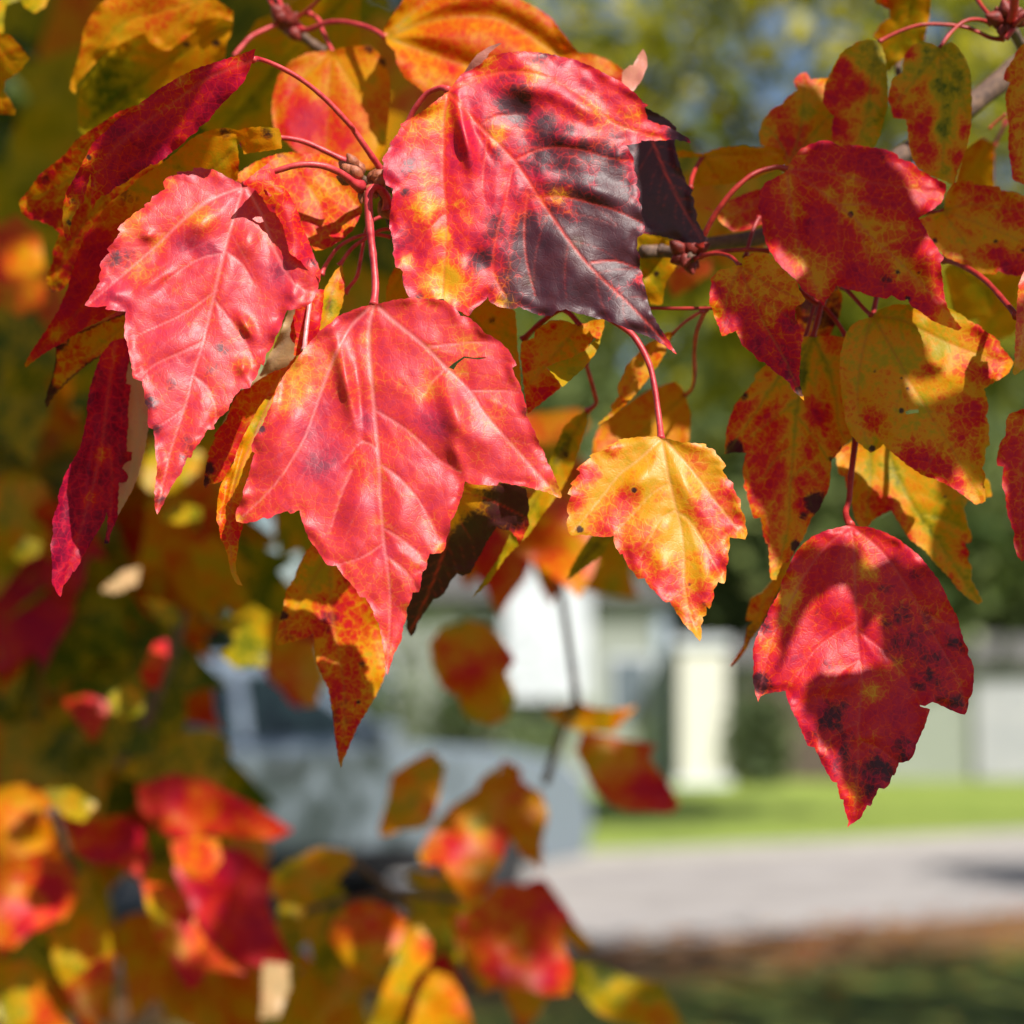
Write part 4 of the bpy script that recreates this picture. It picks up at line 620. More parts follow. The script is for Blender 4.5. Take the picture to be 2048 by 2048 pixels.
# ================================================================== unseen leaves added to shade the right hand sprig (outside the picture, nearer the sun)
def shade_leaf(label, crop, d, t, outline, pig=.4):
    k = dict(mat='shade', pig=pig, space=9., teeth=2., gy=-.03, offset=SUN * t, auto=False, seed=len(LEAVES) + 3, und=.003)
    me, _ = leaf_mesh('maple_leaf', crop, d, outline, **k); LEAVES.append(label)
    c = Vector(np.mean([v.co for v in me.vertices], axis=0)); me.transform(Matrix.Translation(-c))
    o = link('maple_leaf', me, None); o.location = c; tag(o, label, 'leaf', 'unseen maple leaves added above the picture for shade')
for i, (cr, d, t, pl) in enumerate((
    ('H', .458, .21, '380,300 420,200 560,120 700,80 860,120 1000,220 1000,420 870,560 850,480 840,400 815,350 770,330 720,335 660,360 640,390 590,390 560,440 530,500 500,570 470,620 440,680 420,740 390,800 365,830 390,720 400,620 405,520 400,420 385,360'),
    ('H', .458, .23, '860,300 1000,200 1150,300 1300,500 1420,700 1480,950 1440,1200 1300,1260 1150,1230 1120,1180 1080,1080 1040,1000 990,930 960,850 930,840 900,760 890,650 870,580 850,480'),
    ('H', .458, .22, '330,1200 420,1130 520,1150 600,1130 680,1095 760,1085 820,1100 850,1150 870,1200 910,1260 950,1310 1010,1345 1080,1400 1020,1560 880,1700 760,1850 640,1850 540,1700 420,1480'),
    ('G', .476, .21, '900,200 1000,140 1150,110 1260,130 1330,160 1400,190 1405,220 1404,260 1430,330 1455,390 1467,430 1448,446 1420,430 1375,385 1345,365 1318,357 1325,400 1345,480 1370,530 1392,585 1450,600 1540,592 1600,560 1630,470 1660,380 1720,280 1690,460 1640,600 1500,720 1250,760 1050,720 900,500'),
    ('G', .476, .27, '900,740 1100,650 1400,650 1600,620 1740,620 1840,720 1850,950 1760,1150 1640,1180 1600,1080 1570,1060 1540,1040 1520,1000 1490,1000 1480,1050 1440,1150 1200,1200 1000,1050'),
    ('G', .486, .22, '250,560 420,380 640,230 800,180 960,240 1000,420 980,700 900,860 700,900 500,930 350,900 240,800'),
    ('G', .486, .25, '380,860 600,840 900,820 1000,900 960,1100 860,1300 700,1480 560,1620 440,1450 380,1200'),
    ('G', .502, .24, '1400,900 1560,950 1650,1080 1700,1300 1760,1650 1700,1760 1560,1700 1430,1560 1380,1400 1420,1200'),
    ('C', .478, .22, '430,1020 520,880 700,760 950,700 1150,760 1300,900 1420,1080 1440,1250 1370,1350 1335,1400 1345,1480 1365,1560 1350,1640 1280,1680 1100,1560 900,1500 700,1440 520,1300 420,1180'),
    ('C', .478, .26, '560,1380 700,1350 900,1430 1100,1500 1260,1560 1350,1620 1400,1720 1300,1830 1080,1760 860,1740 700,1680 600,1560'),
    ('C', .492, .24, '1150,150 1350,160 1550,200 1700,350 1700,600 1680,850 1560,1060 1350,1020 1200,820 1120,600 1080,350'),
    ('C', .500, .22, '780,180 980,160 1150,190 1220,350 1220,600 1160,820 960,880 800,780 760,560 740,380'),
    ('C', .505, .23, '420,560 560,440 720,360 860,420 900,640 820,860 640,960 470,880'),
    ('C', .493, .25, '1330,1120 1460,980 1700,950 1900,980 2080,1060 2100,1350 1980,1560 1780,1560 1560,1500 1400,1330'),
    ('C', .485, .22, '1780,180 1950,160 2080,300 2100,600 2060,900 1950,1060 1830,960 1780,700 1790,420'),
    ('C', .465, .22, '300,1380 460,1340 620,1430 740,1560 760,1750 740,1960 740,2150 660,2180 560,2110 470,2020 400,1960 370,1880 350,1780 330,1700 290,1640 250,1590 200,1560 190,1480'),
    ('C', .508, .21, '-60,800 150,790 400,760 620,800 660,940 520,1060 480,1260 300,1300 150,1200 20,1080 -60,930'),
    ('G', .468, .22, '1760,640 1860,590 1980,560 2090,640 2100,900 2080,1180 1990,1420 1930,1340 1910,1180 1880,1060 1860,980 1830,900 1780,800'),
    ('B', .482, .20, '1690,560 1850,600 1960,680 2080,860 2140,1100 2160,1330 2020,1400 1850,1350 1740,1200 1690,950'),
    ('A', .460, .20, '1500,250 1380,330 1250,520 1000,760 820,900 640,1040 520,1150 380,1350 300,1300 340,1080 450,880 620,660 850,480 1100,340 1350,240'),
)):
    shade_leaf('unseen leaf added above the picture to shade the ' + ['top of the big crimson leaf', 'right lobe of the big crimson leaf', 'tip of the big crimson leaf', 'left half of the holed amber leaf', 'bottom of the holed amber leaf', 'top of the long olive leaf', 'tip of the long olive leaf', 'green veined amber leaf', 'broad deep red leaf', 'bottom of the broad red leaf', 'right narrow olive leaf', 'left narrow olive leaf', 'slanting olive and red leaf', 'plain amber leaf at the right', 'speckled orange leaf', 'small magenta blotched leaf', 'sideways amber leaf', 'red leaf at the right edge', 'nearly black leaf', 'narrow crimson leaf'][i], cr, d, t, pl)

# ================================================================== leaves further back, out of focus
MG = 'out of focus maple leaves on the lower branches'
def mid(crop, d, label, outline, **kw):
    kw.setdefault('mat', 'mid'); kw.setdefault('space', 12.); kw.setdefault('teeth', 4.); kw.setdefault('gy', -.06); kw.setdefault('und', .013)
    kw.setdefault('auto', False); kw.setdefault('bul', 0)
    kw.setdefault('group', MG)
    return leaf(crop, d, label, outline, **kw)
mid('J', .86, 'blurred olive leaf with a red centre, below the tip of the central pink leaf', '760,90 850,110 920,180 980,270 940,340 985,440 950,540 860,570 760,540 720,440 650,400 600,300 590,200 640,130', pig=.17, blobs='780,350,120,.62 930,250,60,.55 850,500,80,.36 640,230,60,.38')
mid('J', .90, 'blurred golden orange leaf spreading sideways with a bright pointed right lobe', '1260,460 1130,500 1120,520 1200,570 1290,600 1430,600 1480,540 1530,490 1440,500 1330,490', pig=.32)
mid('J', .88, 'blurred dull red leaf pointing down right over the lawn', '1290,600 1260,690 1330,840 1400,920 1470,960 1690,970 1730,940 1680,840 1590,720 1620,660 1450,630', pig=.55, blobs='1400,720,100,.32 1650,900,90,.7')
mid('J', .86, 'blurred single mustard leaf with a plain oval shape in front of the silver vehicle', '600,690 660,750 640,870 600,1000 560,1040 450,1050 370,1080 360,1040 400,900 420,800 500,740', pig=.28)
mid('J', .92, 'blurred orange leaf standing upright behind the pink and yellow drooping leaf', '920,730 1000,760 1010,830 1100,880 1130,980 1100,1100 1100,1230 1000,1150 940,1060 880,900', pig=.42)
mid('J', .88, 'blurred drooping leaf mixing pink and yellow with a bent left lobe', '900,760 820,820 800,870 700,930 620,1020 540,1160 560,1210 640,1200 700,1300 770,1400 850,1330 920,1180 960,1060 900,850', pig=.36, blobs='700,1120,80,.62 900,1100,70,.6 820,1000,60,.2', gy=-.12)
mid('J', .95, 'blurred small golden leaf lying flat above the dark stems', '480,1260 520,1230 640,1250 680,1280 600,1320 500,1290', pig=.26)
mid('J', .86, 'blurred large dark red leaf low in the picture near the middle', '900,1290 1080,1310 1230,1430 1180,1480 1200,1560 1240,1700 1220,1800 1130,1800 1000,1770 870,1770 800,1640 740,1560 720,1450 800,1400', pig=.5, blobs='1150,1400,90,.7 1100,1700,110,.68 860,1650,70,.6')
mid('J', .9, 'blurred orange leaf edge tucked under the large dark red leaf', '680,1400 730,1420 760,1560 830,1700 880,1770 830,1790 740,1640 700,1540', pig=.36)
mid('J', .88, 'blurred rusty orange leaf with a yellow lower corner, low left of the middle', '320,1370 420,1400 490,1460 470,1560 380,1640 340,1700 260,1720 200,1640 130,1530 160,1440 240,1380', pig=.48, blobs='300,1650,80,.2')
mid('J', .84, 'blurred pale yellow and pink leaf hanging in the sun at the bottom', '540,1480 600,1560 590,1650 520,1720 430,1960 310,1960 370,1800 430,1650 470,1520', pig=.24, blobs='560,1580,60,.45', gy=-.12)
mid('J', .85, 'blurred golden leaf cut by the bottom edge', '600,1690 680,1710 740,1800 800,1960 500,1960 540,1800', pig=.32, gy=-.12, blobs='760,1900,50,.5')
mid('J', .87, 'blurred bright yellow green leaf slanting right at the bottom', '1250,1640 1380,1660 1500,1720 1650,1750 1700,1850 1760,1960 1600,1960 1450,1930 1330,1860 1250,1750', pig=.16, blobs='1650,1900,90,.42 1400,1680,60,.06', gy=-.12)
mid('J', .92, 'blurred ochre leaf corner behind the large dark red leaf', '1190,1480 1270,1500 1340,1580 1290,1600 1200,1540', pig=.3)
mid('I', .88, 'blurred mustard leaf reaching right over the dark wheel', '1590,1140 1610,1200 1500,1320 1380,1400 1280,1380 1200,1290 1300,1200 1450,1130', pig=.24)
mid('I', .90, 'blurred olive leaf hanging straight down with a whitish lower part', '1280,1380 1380,1400 1370,1600 1340,1780 1290,1960 1180,1960 1210,1750 1230,1600', pig=.18)
mid('I', .86, 'blurred dark red leaf at lower left with an orange shoulder', '780,1100 900,1080 1010,1120 1120,1150 1240,1250 1220,1400 1280,1540 1330,1640 1200,1670 1080,1650 950,1560 870,1400 800,1250', pig=.72, blobs='900,1170,90,.52 1150,1300,80,.6')
mid('I', .82, 'blurred pink and yellow leaf lit by the sun under the dark red one, lower left', '650,1280 750,1300 850,1350 900,1500 1000,1620 1120,1700 950,1690 870,1780 810,1700 720,1550 670,1400', pig=.56, blobs='720,1420,70,.22 800,1560,60,.24', gy=-.12)
mid('I', .89, 'blurred deep red leaf pointing right with a glowing pink tip, left of the vehicle door', '620,850 800,790 950,830 1050,880 1180,950 1330,1050 1250,1090 1080,1080 960,1060 830,1090 720,1050 640,950', pig=.62, blobs='1200,1040,110,.56')
mid('I', .93, 'blurred rounded olive leaf above the deep red pointed one', '850,600 960,590 1040,640 1050,740 1010,850 900,850 700,830 540,800 570,740 700,700', pig=.17)
mid('I', .87, 'blurred maroon leaf left of the glowing pink tip', '330,1050 420,1000 560,980 650,1050 690,1180 650,1260 500,1200 400,1190 330,1140', pig=.62, blobs='600,1080,60,.84')
mid('I', .90, 'blurred brown orange leaf at the left edge, low', '-40,870 100,840 230,900 260,1000 240,1120 100,1180 0,1200 -50,1000', pig=.38, blobs='100,950,80,.3')
mid('I', .87, 'blurred rust red leaf at the left edge above the pink spot', '-40,1200 150,1160 320,1200 360,1330 300,1450 150,1500 50,1600 0,1640 -60,1400', pig=.5, blobs='260,1300,70,.68 150,1450,60,.66')
mid('I', .88, 'blurred green and orange leaf hanging at lower left', '380,1230 450,1330 500,1500 510,1600 460,1640 400,1760 300,1760 260,1700 230,1560 250,1450', pig=.22, blobs='400,1550,80,.42')
mid('I', .82, 'blurred salmon leaf tip glowing in the sun at the lower left', '300,1760 420,1660 520,1600 520,1700 470,1830 440,1960 370,1960', pig=.48, gy=-.12)
mid('I', .88, 'blurred leaf with a yellow spot in the bottom left corner', '-40,1660 120,1640 220,1720 230,1850 330,1960 -40,1960', pig=.3, blobs='150,1750,50,.2 200,1900,80,.62 20,1900,80,.12')
mid('I', .82, 'blurred lemon yellow leaf in the sun at the left, above the maroon one', '200,860 330,860 440,930 380,1010 300,990 230,920', pig=.17, gy=-.14)
mid('I', .82, 'blurred small yellow leaf in the sun beside the dark stem', '500,430 570,380 660,430 650,520 560,540 500,490', pig=.19, gy=-.14)
mid('I', .82, 'blurred yellow green leaf glowing at the top of the dark stem', '660,0 800,20 830,100 780,130 700,70', pig=.11, gy=-.14)
mid('I', .82, 'blurred pair lobed lemon leaf glowing above the vehicle window', '980,110 1080,70 1150,20 1220,60 1210,300 1080,310 1000,250 1080,200 1050,150', pig=.15, gy=-.14)
mid('I', .95, 'blurred orange leaf below the long mottled leaf, left of its tip', '1220,-60 1300,150 1440,200 1480,350 1440,480 1400,490 1330,400 1240,350 1200,200', pig=.36)
mid('I', .9, 'blurred pink red leaf point over the pale gap at the left', '290,460 400,430 500,470 480,560 430,640 380,580 320,520', pig=.58, gy=-.12)
mid('F', .78, 'blurred orange leaf behind the long folded yellow leaf', '-200,1150 0,1050 250,1100 420,1300 380,1500 300,1640 120,1500 -60,1380', pig=.42)
mid('F', .8, 'blurred salmon leaf to the left of the folded yellow leaf stalk', '-50,640 100,620 300,600 360,680 300,760 100,800 -40,760', pig=.4, gy=-.1)
mid('A', .85, 'blurred pink and orange leaf at the left edge beside the mottled leaf', '-60,1250 100,1190 220,1300 250,1500 240,1700 100,1750 -60,1650', pig=.5, blobs='180,1500,80,.36', gy=-.1)
mid('C', .75, 'blurred salmon leaf seen under the bud cluster beside the purple leaf', '-60,1520 60,1440 200,1430 210,1500 100,1580 0,1640', pig=.44, gy=-.1)

mid('D', .83, 'blurred yellow green leaf scrap glowing left of the hanging crimson tip', '60,1400 140,1310 230,1330 220,1400 120,1450', pig=.13, gy=-.14)
mid('D', .83, 'blurred pale leaf edge catching the sun below the hanging crimson tip', '560,1600 680,1500 770,1470 760,1560 640,1620', pig=.2, mat='pale', gy=-.14)
mid('D', .83, 'blurred yellow leaf glowing between the two long pink tips', '780,1000 830,760 900,860 1010,820 1120,840 1100,940 960,1060 830,1060', pig=.2, gy=-.14)
mid('D', .84, 'blurred lime leaf lying level under the long rose pink tip', '880,1180 960,1130 1100,1140 1120,1200 1000,1230 900,1220', pig=.1, gy=-.14)
mid('I', .84, 'blurred pink red leaf lobe beside the dark stem', '640,330 700,200 760,180 770,260 720,400 660,400', pig=.62, gy=-.14)
mid('I', .82, 'blurred flame orange leaf lobe above the dark red leaf, lower left', '780,1110 880,1080 990,1090 1010,1180 960,1260 860,1270 800,1200', pig=.5, gy=-.14)
mid('I', .83, 'blurred hot pink leaf tip over the dark gap at lower left', '50,1500 130,1410 220,1400 280,1430 180,1500 80,1540', pig=.66, gy=-.14)
mid('I', .83, 'blurred cream leaf hanging beside the olive leaf at the bottom', '1200,1650 1310,1660 1320,1760 1270,1900 1190,1910', pig=.2, mat='pale', gy=-.14)
TEMPL = [(0, 0), (.12, -.04), (.25, -.02), (.36, .08), (.42, .2), (.5, .34), (.62, .54), (.45, .5), (.33, .5), (.3, .6), (.26, .7), (.17, .8), (.08, .92)]
def templ(cx, cy, size, ang, sq, rs):
    h = np.array(TEMPL); l = h[1:][::-1] * (-1, 1)
    p = np.vstack([h, [[0, 1.02]], l]); p = p + rs.uniform(-.02, .02, p.shape); p = (p - (0, .45)) * (sq, 1) * size
    ca, sa = math.cos(ang), math.sin(ang); return np.c_[p[:, 0] * ca - p[:, 1] * sa + cx, p[:, 0] * sa + p[:, 1] * ca + cy]
CLS = [('blurred olive green maple leaf in the dense foliage at the left', 'olive'), ('blurred amber orange maple leaf in the dense foliage at the left', 'amber'), ('blurred dull red maple leaf in the dense foliage at the left', 'red')]
def fill(n, x0, x1, y0, y1, d0, d1, s0, s1, pr, cat, grp, labels, seed, keep=None, gap=0):
    rs = np.random.RandomState(seed); k = 0
    pts = []
    tries = 0
    while k < n and tries < 5000:
        tries += 1
        cx, cy = rs.uniform(x0, x1), rs.uniform(y0, y1)
        if keep and not keep(cx, cy): continue
        if any(math.hypot(cx - a, cy - b) < gap for a, b in pts): continue
        pts.append((cx, cy)); c = rs.choice(3, p=pr); pig = (rs.uniform(.04, .17), rs.uniform(.25, .42), rs.uniform(.48, .68))[c]
        d = rs.uniform(d0, d1); q = templ(cx, cy, rs.uniform(s0, s1), rs.uniform(-.9, .9), rs.uniform(.45, 1.0), rs)
        bl = ''
        if rs.rand() < .7: bl = '%d,%d,%d,%.2f' % (cx + rs.uniform(-60, 60), cy + rs.uniform(-60, 60), rs.uniform(40, 80), min(.8, max(.0, pig + rs.uniform(-.2, .35))))
        me, _ = leaf_mesh('maple_leaf', 'Z', d, q, pig=pig, blobs=bl, gx=rs.uniform(-.12, .12), gy=rs.uniform(-.16, .12), mat='mid' if d < 1.28 else 'back', space=24., teeth=0, und=.014, bul=0, auto=False, seed=400 + seed + k)
        o = link('maple_leaf', me, None); ctr = Vector(np.mean([v.co for v in me.vertices], axis=0)); me.transform(Matrix.Translation(-ctr)); o.location = ctr
        tag(o, labels[c], cat, grp + ' (%s)' % ('olive', 'amber', 'red')[c]); k += 1
L3_ = [c[0] for c in CLS]
fill(82, -60, 520, 640, 1480, .92, 1.12, 220, 330, (.42, .51, .07), 'leaf', 'blurred leaves massed at the left', L3_, 1, keep=lambda x, y: not (x > 330 and y > 1270) and not (y > 1400 and x > 60), gap=30)
fill(24, -60, 560, 1440, 2000, .95, 1.15, 240, 330, (.35, .45, .2), 'leaf', 'blurred leaves massed at the left', L3_, 12, keep=lambda x, y: (x < 150 and y > 1520) or (250 < x < 480 and y > 1560 and y < 1760) or (y > 1930 and x < 500), gap=40)
fill(3, 60, 320, 1740, 1960, .95, 1.15, 180, 240, (.3, .4, .3), 'leaf', 'blurred leaves massed at the left', L3_, 2, keep=lambda x, y: x < 130, gap=40)
fill(8, 400, 620, 850, 1300, .9, 1.15, 180, 260, (.3, .6, .1), 'leaf', 'blurred leaves massed at the left', L3_, 3, gap=40)
LB = ['blurred orange olive maple leaf behind the central sprig', 'blurred amber maple leaf behind the central sprig', 'blurred red maple leaf behind the central sprig']
fill(9, 880, 1180, 880, 1130, .8, 1.05, 200, 280, (.1, .75, .15), 'leaf', 'blurred leaves behind the centre', LB, 4, gap=50)
fill(8, 560, 900, 560, 1150, .7, 1.0, 220, 300, (.35, .55, .1), 'leaf', 'blurred leaves behind the centre', LB, 5, gap=60)
LT = ['blurred dark green maple leaf at the upper left behind the crimson leaves', 'blurred ochre maple leaf at the upper left behind the crimson leaves', 'blurred rusty maple leaf at the upper left behind the crimson leaves']
fill(32, -80, 760, -80, 700, 1.3, 1.8, 220, 340, (.93, .06, .01), 'leaf', 'blurred leaves at the upper left', LT, 6, gap=30)

LU = ['blurred olive maple leaf behind the purple leaf', 'blurred amber maple leaf behind the purple leaf', 'blurred red maple leaf behind the purple leaf']
fill(9, 500, 1050, -40, 560, .7, 1.1, 200, 300, (.4, .5, .1), 'leaf', 'blurred leaves behind the purple leaf', LU, 8, gap=60)
LM_ = ['blurred olive maple leaf among the low leaves at bottom centre', 'blurred amber maple leaf among the low leaves at bottom centre', 'blurred red maple leaf among the low leaves at bottom centre']
fill(8, 620, 1080, 1800, 2060, .92, 1.05, 200, 270, (.3, .45, .25), 'leaf', 'blurred leaves at the bottom centre', LM_, 14, gap=60)
LR = ['blurred olive maple leaf far behind the right hand sprig', 'blurred amber maple leaf far behind the right hand sprig', 'blurred red maple leaf far behind the right hand sprig']
fill(6, 1340, 1520, 380, 520, .75, .95, 150, 220, (.3, .65, .05), 'leaf', 'blurred leaves behind the right sprig', LR, 9, gap=40)
for lb, cr, pth, a, b, r0, r1 in (('blurred dark branch rising through the foliage at the left', 'I', '830,60 800,200 740,350 680,520 600,700 560,760', .93, .95, 2.4, 3.2),
                         ('blurred thin grey branch in front of the white house wall', 'J', '1180,-80 1210,100 1240,300 1260,460', .93, .9, 1.6, 1.6),
                         ('blurred grey twig joining the leaves over the vehicle', 'J', '1260,460 1200,580 1160,700 1120,830', .90, .93, 1.5, 1.8),
                         ('blurred dark red stem crossing low behind the leaves', 'J', '20,1420 200,1370 420,1340 600,1350 760,1370', .93, .94, 1.3, 1.6),
                         ('blurred dark stem dropping to the lower leaves', 'J', '240,1180 330,1260 420,1330 500,1420', .92, .93, 1.2, 1.5),
                         ('blurred dark twig among the leaves in the bottom left', 'I', '230,960 270,1050 290,1120 340,1250', .88, .9, 2.0, 1.6)):
    q = P(cr, pth)[0]; r_ = empty('maple_branch', W(q[0], q[1], a)); tag(r_, lb, 'branch', 'blurred branches lower down')
    o = stem('twig_bark', cr, pth, a, b, r0, r1, M_BARK, None, False, 0, .4); o.data.transform(Matrix.Translation(-r_.location)); o.parent = r_

# ================================================================== surroundings
def grass_mat():
    m, nt, ns, ls = newmat('ground'); tc = N(ns, 'ShaderNodeTexCoord'); sp = N(ns, 'ShaderNodeSeparateXYZ'); ls.new(tc.outputs['Object'], sp.inputs[0])
    # distance across the street, street runs at 35 degrees
    u = mathn(ns, ls, 'ADD', mathn(ns, ls, 'MULTIPLY', sp.outputs['X'], -math.sin(R(35))), mathn(ns, ls, 'MULTIPLY', sp.outputs['Y'], math.cos(R(35))))
    n1 = noise(ns, ls, tc.outputs['Object'], .9, 6, .65); n2 = noise(ns, ls, tc.outputs['Object'], 14., 6, .7); n3 = noise(ns, ls, tc.outputs['Object'], 3.2, 6, .7)
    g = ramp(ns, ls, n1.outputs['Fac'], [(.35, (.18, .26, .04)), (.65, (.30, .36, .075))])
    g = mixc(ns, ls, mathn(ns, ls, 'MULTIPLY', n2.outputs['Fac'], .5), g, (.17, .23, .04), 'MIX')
    near = ramp(ns, ls, n1.outputs['Fac'], [(.35, (.07, .11, .015)), (.65, (.16, .18, .04))])  # near grass coloured darker for the shade it lies in
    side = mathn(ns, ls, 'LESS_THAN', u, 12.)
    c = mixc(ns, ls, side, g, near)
    lit = ramp(ns, ls, n3.outputs['Fac'], [(.35, (.15, .06, .03)), (.65, (.30, .15, .08))])
    # fallen leaves gather along the near kerb and thin out
    k = N(ns, 'ShaderNodeMapRange', interpolation_type='SMOOTHSTEP'); ls.new(u, k.inputs[0]); k.inputs[1].default_value = 8.4; k.inputs[2].default_value = 9.6
    a = mathn(ns, ls, 'MULTIPLY', k.outputs[0], side)
    a = mathn(ns, ls, 'MULTIPLY', a, mathn(ns, ls, 'ADD', n3.outputs['Fac'], .35), clamp=True)
    sc_ = mathn(ns, ls, 'MULTIPLY', mathn(ns, ls, 'MULTIPLY', mathn(ns, ls, 'SUBTRACT', n3.outputs['Fac'], .60), 6., clamp=True), side)
    a = mathn(ns, ls, 'MAXIMUM', a, mathn(ns, ls, 'MULTIPLY', sc_, .7))
    c = mixc(ns, ls, a, c, lit)
    k2 = N(ns, 'ShaderNodeMapRange'); ls.new(u, k2.inputs[0]); k2.inputs[1].default_value = 17.4; k2.inputs[2].default_value = 16.2
    c = mixc(ns, ls, mathn(ns, ls, 'MULTIPLY', mathn(ns, ls, 'MULTIPLY', k2.outputs[0], mathn(ns, ls, 'GREATER_THAN', u, 12.)), .5, clamp=True), c, (.42, .27, .14))
    pr = N(ns, 'ShaderNodeBsdfPrincipled'); ls.new(c, pr.inputs['Base Color']); pr.inputs['Roughness'].default_value = .9; pr.inputs['Specular IOR Level'].default_value = .2
    b = N(ns, 'ShaderNodeBump'); b.inputs['Distance'].default_value = .04; ls.new(n2.outputs['Fac'], b.inputs['Height']); ls.new(b.outputs[0], pr.inputs['Normal'])
    o = N(ns, 'ShaderNodeOutputMaterial'); ls.new(pr.outputs[0], o.inputs[0]); return m
def mesh(name, vs, fs, mat, parent=None, smooth=False):
    me = bpy.data.meshes.new(name); me.from_pydata([tuple(v) for v in vs], [], fs); me.update()
    if smooth: me.polygons.foreach_set('use_smooth', [True] * len(me.polygons))
    return link(name, me, mat, parent)
class MB:
    def __init__(s): s.v = []; s.f = []
    def box(s, x0, y0, z0, x1, y1, z1):
        b = len(s.v); s.v += [(x, y, z) for z in (z0, z1) for x, y in ((x0, y0), (x1, y0), (x1, y1), (x0, y1))]
        s.f += [tuple(b + i for i in q) for q in ((3, 2, 1, 0), (4, 5, 6, 7), (0, 1, 5, 4), (1, 2, 6, 5), (2, 3, 7, 6), (3, 0, 4, 7))]; return s
    def prism(s, prof, y0, y1):
        b = len(s.v); n = len(prof); s.v += [(x, y0, z) for x, z in prof] + [(x, y1, z) for x, z in prof]
        s.f.append(tuple(b + i for i in range(n))); s.f.append(tuple(b + n + i for i in range(n))[::-1])
        for i in range(n): j = (i + 1) % n; s.f.append((b + j, b + i, b + n + i, b + n + j))
        return s
    def build(s, name, mat, parent=None, bevel=0.):
        me = bpy.data.meshes.new(name); me.from_pydata(s.v, [], s.f); me.update()
        bm = bmesh.new(); bm.from_mesh(me)
        bmesh.ops.recalc_face_normals(bm, faces=bm.faces)
        if bevel: bmesh.ops.bevel(bm, geom=list(bm.edges), offset=bevel, segments=3, profile=.6, affect='EDGES')
        bm.to_mesh(me); bm.free(); return link(name, me, mat, parent)
# ground: one sheet, gently uneven beyond the street
vs = []; fs = []; xs = np.r_[-300, -120, -60, np.linspace(-30, 30, 31), 60, 120, 300]; ys = np.r_[-60, np.linspace(-10, 60, 36), 90, 160, 400]
for yy in ys:
    for xx in xs: vs.append((xx, yy, 0))
nx = len(xs)
for j in range(len(ys) - 1):
    for i in range(nx - 1): fs.append((j * nx + i, j * nx + i + 1, (j + 1) * nx + i + 1, (j + 1) * nx + i))
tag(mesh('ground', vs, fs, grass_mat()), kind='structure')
c35, s35 = math.cos(R(35)), math.sin(R(35))
def ST(a, u): return (a * c35 - u * s35, a * s35 + u * c35)
U0, U1 = 10.45, 15.8
M_ROAD = simple_mat('street', (.225, .205, .195), .85, .3, 1.3, (.35, .325, .31), .004)
q = [ST(60, U0), ST(60, U1), ST(-60, U1), (-60, -9), (-12, 8.8), (-2.05, 12.15), (.2, 12.9)]
tag(mesh('street', [(x, y, .004) for x, y in q], [tuple(range(7))], M_ROAD), kind='structure')
M_CONC = simple_mat('kerb', (.26, .25, .22), .85, .3, 5., (.34, .32, .29), .003)
kb = MB().box(-60, U1, -.05, 60, U1 + .18, .10); ko = kb.build('kerb', M_CONC, None, .015); ko.rotation_euler.z = R(35); tag(ko, kind='structure')

rs = np.random.RandomState(77); fl = []
while len(fl) < 2600:
    aa, uu = rs.uniform(-16, 16), 10.9 - abs(rs.normal()) * 2.2
    x_, y_ = ST(aa, uu)
    if y_ > 6: fl.append((x_, y_, .03))
# ---- the silver pick-up parked along the street
M_PAINT = simple_mat('silver_paint', (.24, .29, .35), .16, .8, metallic=.45)
M_GLASS = simple_mat('window_glass', (.008, .016, .016), .05, .5)
M_TYRE = simple_mat('tyre_rubber', (.012, .012, .013), .8, .3)
M_RIM = simple_mat('wheel_rim', (.10, .10, .11), .35, .6, metallic=.8)
M_DARK = simple_mat('black_plastic', (.015, .015, .016), .6, .4)
M_LAMP = simple_mat('lamp_glass', (.7, .7, .72), .1, .8)
M_RED = simple_mat('tail_lamp_red', (.4, .01, .01), .2, .6)
fx, fy = .05, 16.6
car = empty('parked_car', (fx - 5.15 * c35 * .5, fy - 5.15 * s35 * .5, 0), R(35))
tag(car, 'out of focus silver grey sport utility vehicle parked along the street behind the lower leaves', 'car')
# x runs back to front, body profile seen from the side
prof = [(-2.55, .42), (-2.6, .7), (-2.56, 1.05), (-2.5, 1.16), (.95, 1.20), (1.9, 1.14), (2.35, 1.05), (2.52, .9), (2.58, .62), (2.52, .36), (2.1, .32), (2.03, .52), (1.88, .72), (1.62, .82), (1.36, .72), (1.21, .52), (1.14, .30), (-1.1, .30), (-1.17, .52), (-1.32, .72), (-1.58, .82), (-1.84, .72), (-1.99, .52), (-2.06, .36)]
MB().prism(prof, -.95, .95).build('body', M_PAINT, car, .035)
# cabin: tapered greenhouse
def green(name, sc0, mat, zt=0., inset=0.):
    lo = [(-2.46, 1.165), (.98, 1.2)]; hi = [(-2.1, 1.78), (.1, 1.80)]
    v = []
    for (x, z), w in ((lo[0], .88), (lo[1], .88), (hi[1], .70), (hi[0], .70)):
        v += [(x, -w, z), (x, w, z)]
    f = [(0, 2, 4, 6), (1, 7, 5, 3), (2, 3, 5, 4), (6, 7, 1, 0), (4, 5, 7, 6), (0, 1, 3, 2)]
    me = bpy.data.meshes.new(name); me.from_pydata(v, [], f); bm = bmesh.new(); bm.from_mesh(me); bmesh.ops.recalc_face_normals(bm, faces=bm.faces)
    bmesh.ops.bevel(bm, geom=list(bm.edges), offset=.05, segments=3, affect='EDGES'); bm.to_mesh(me); bm.free(); return link(name, me, mat, car)
green('cabin', 1, M_PAINT)
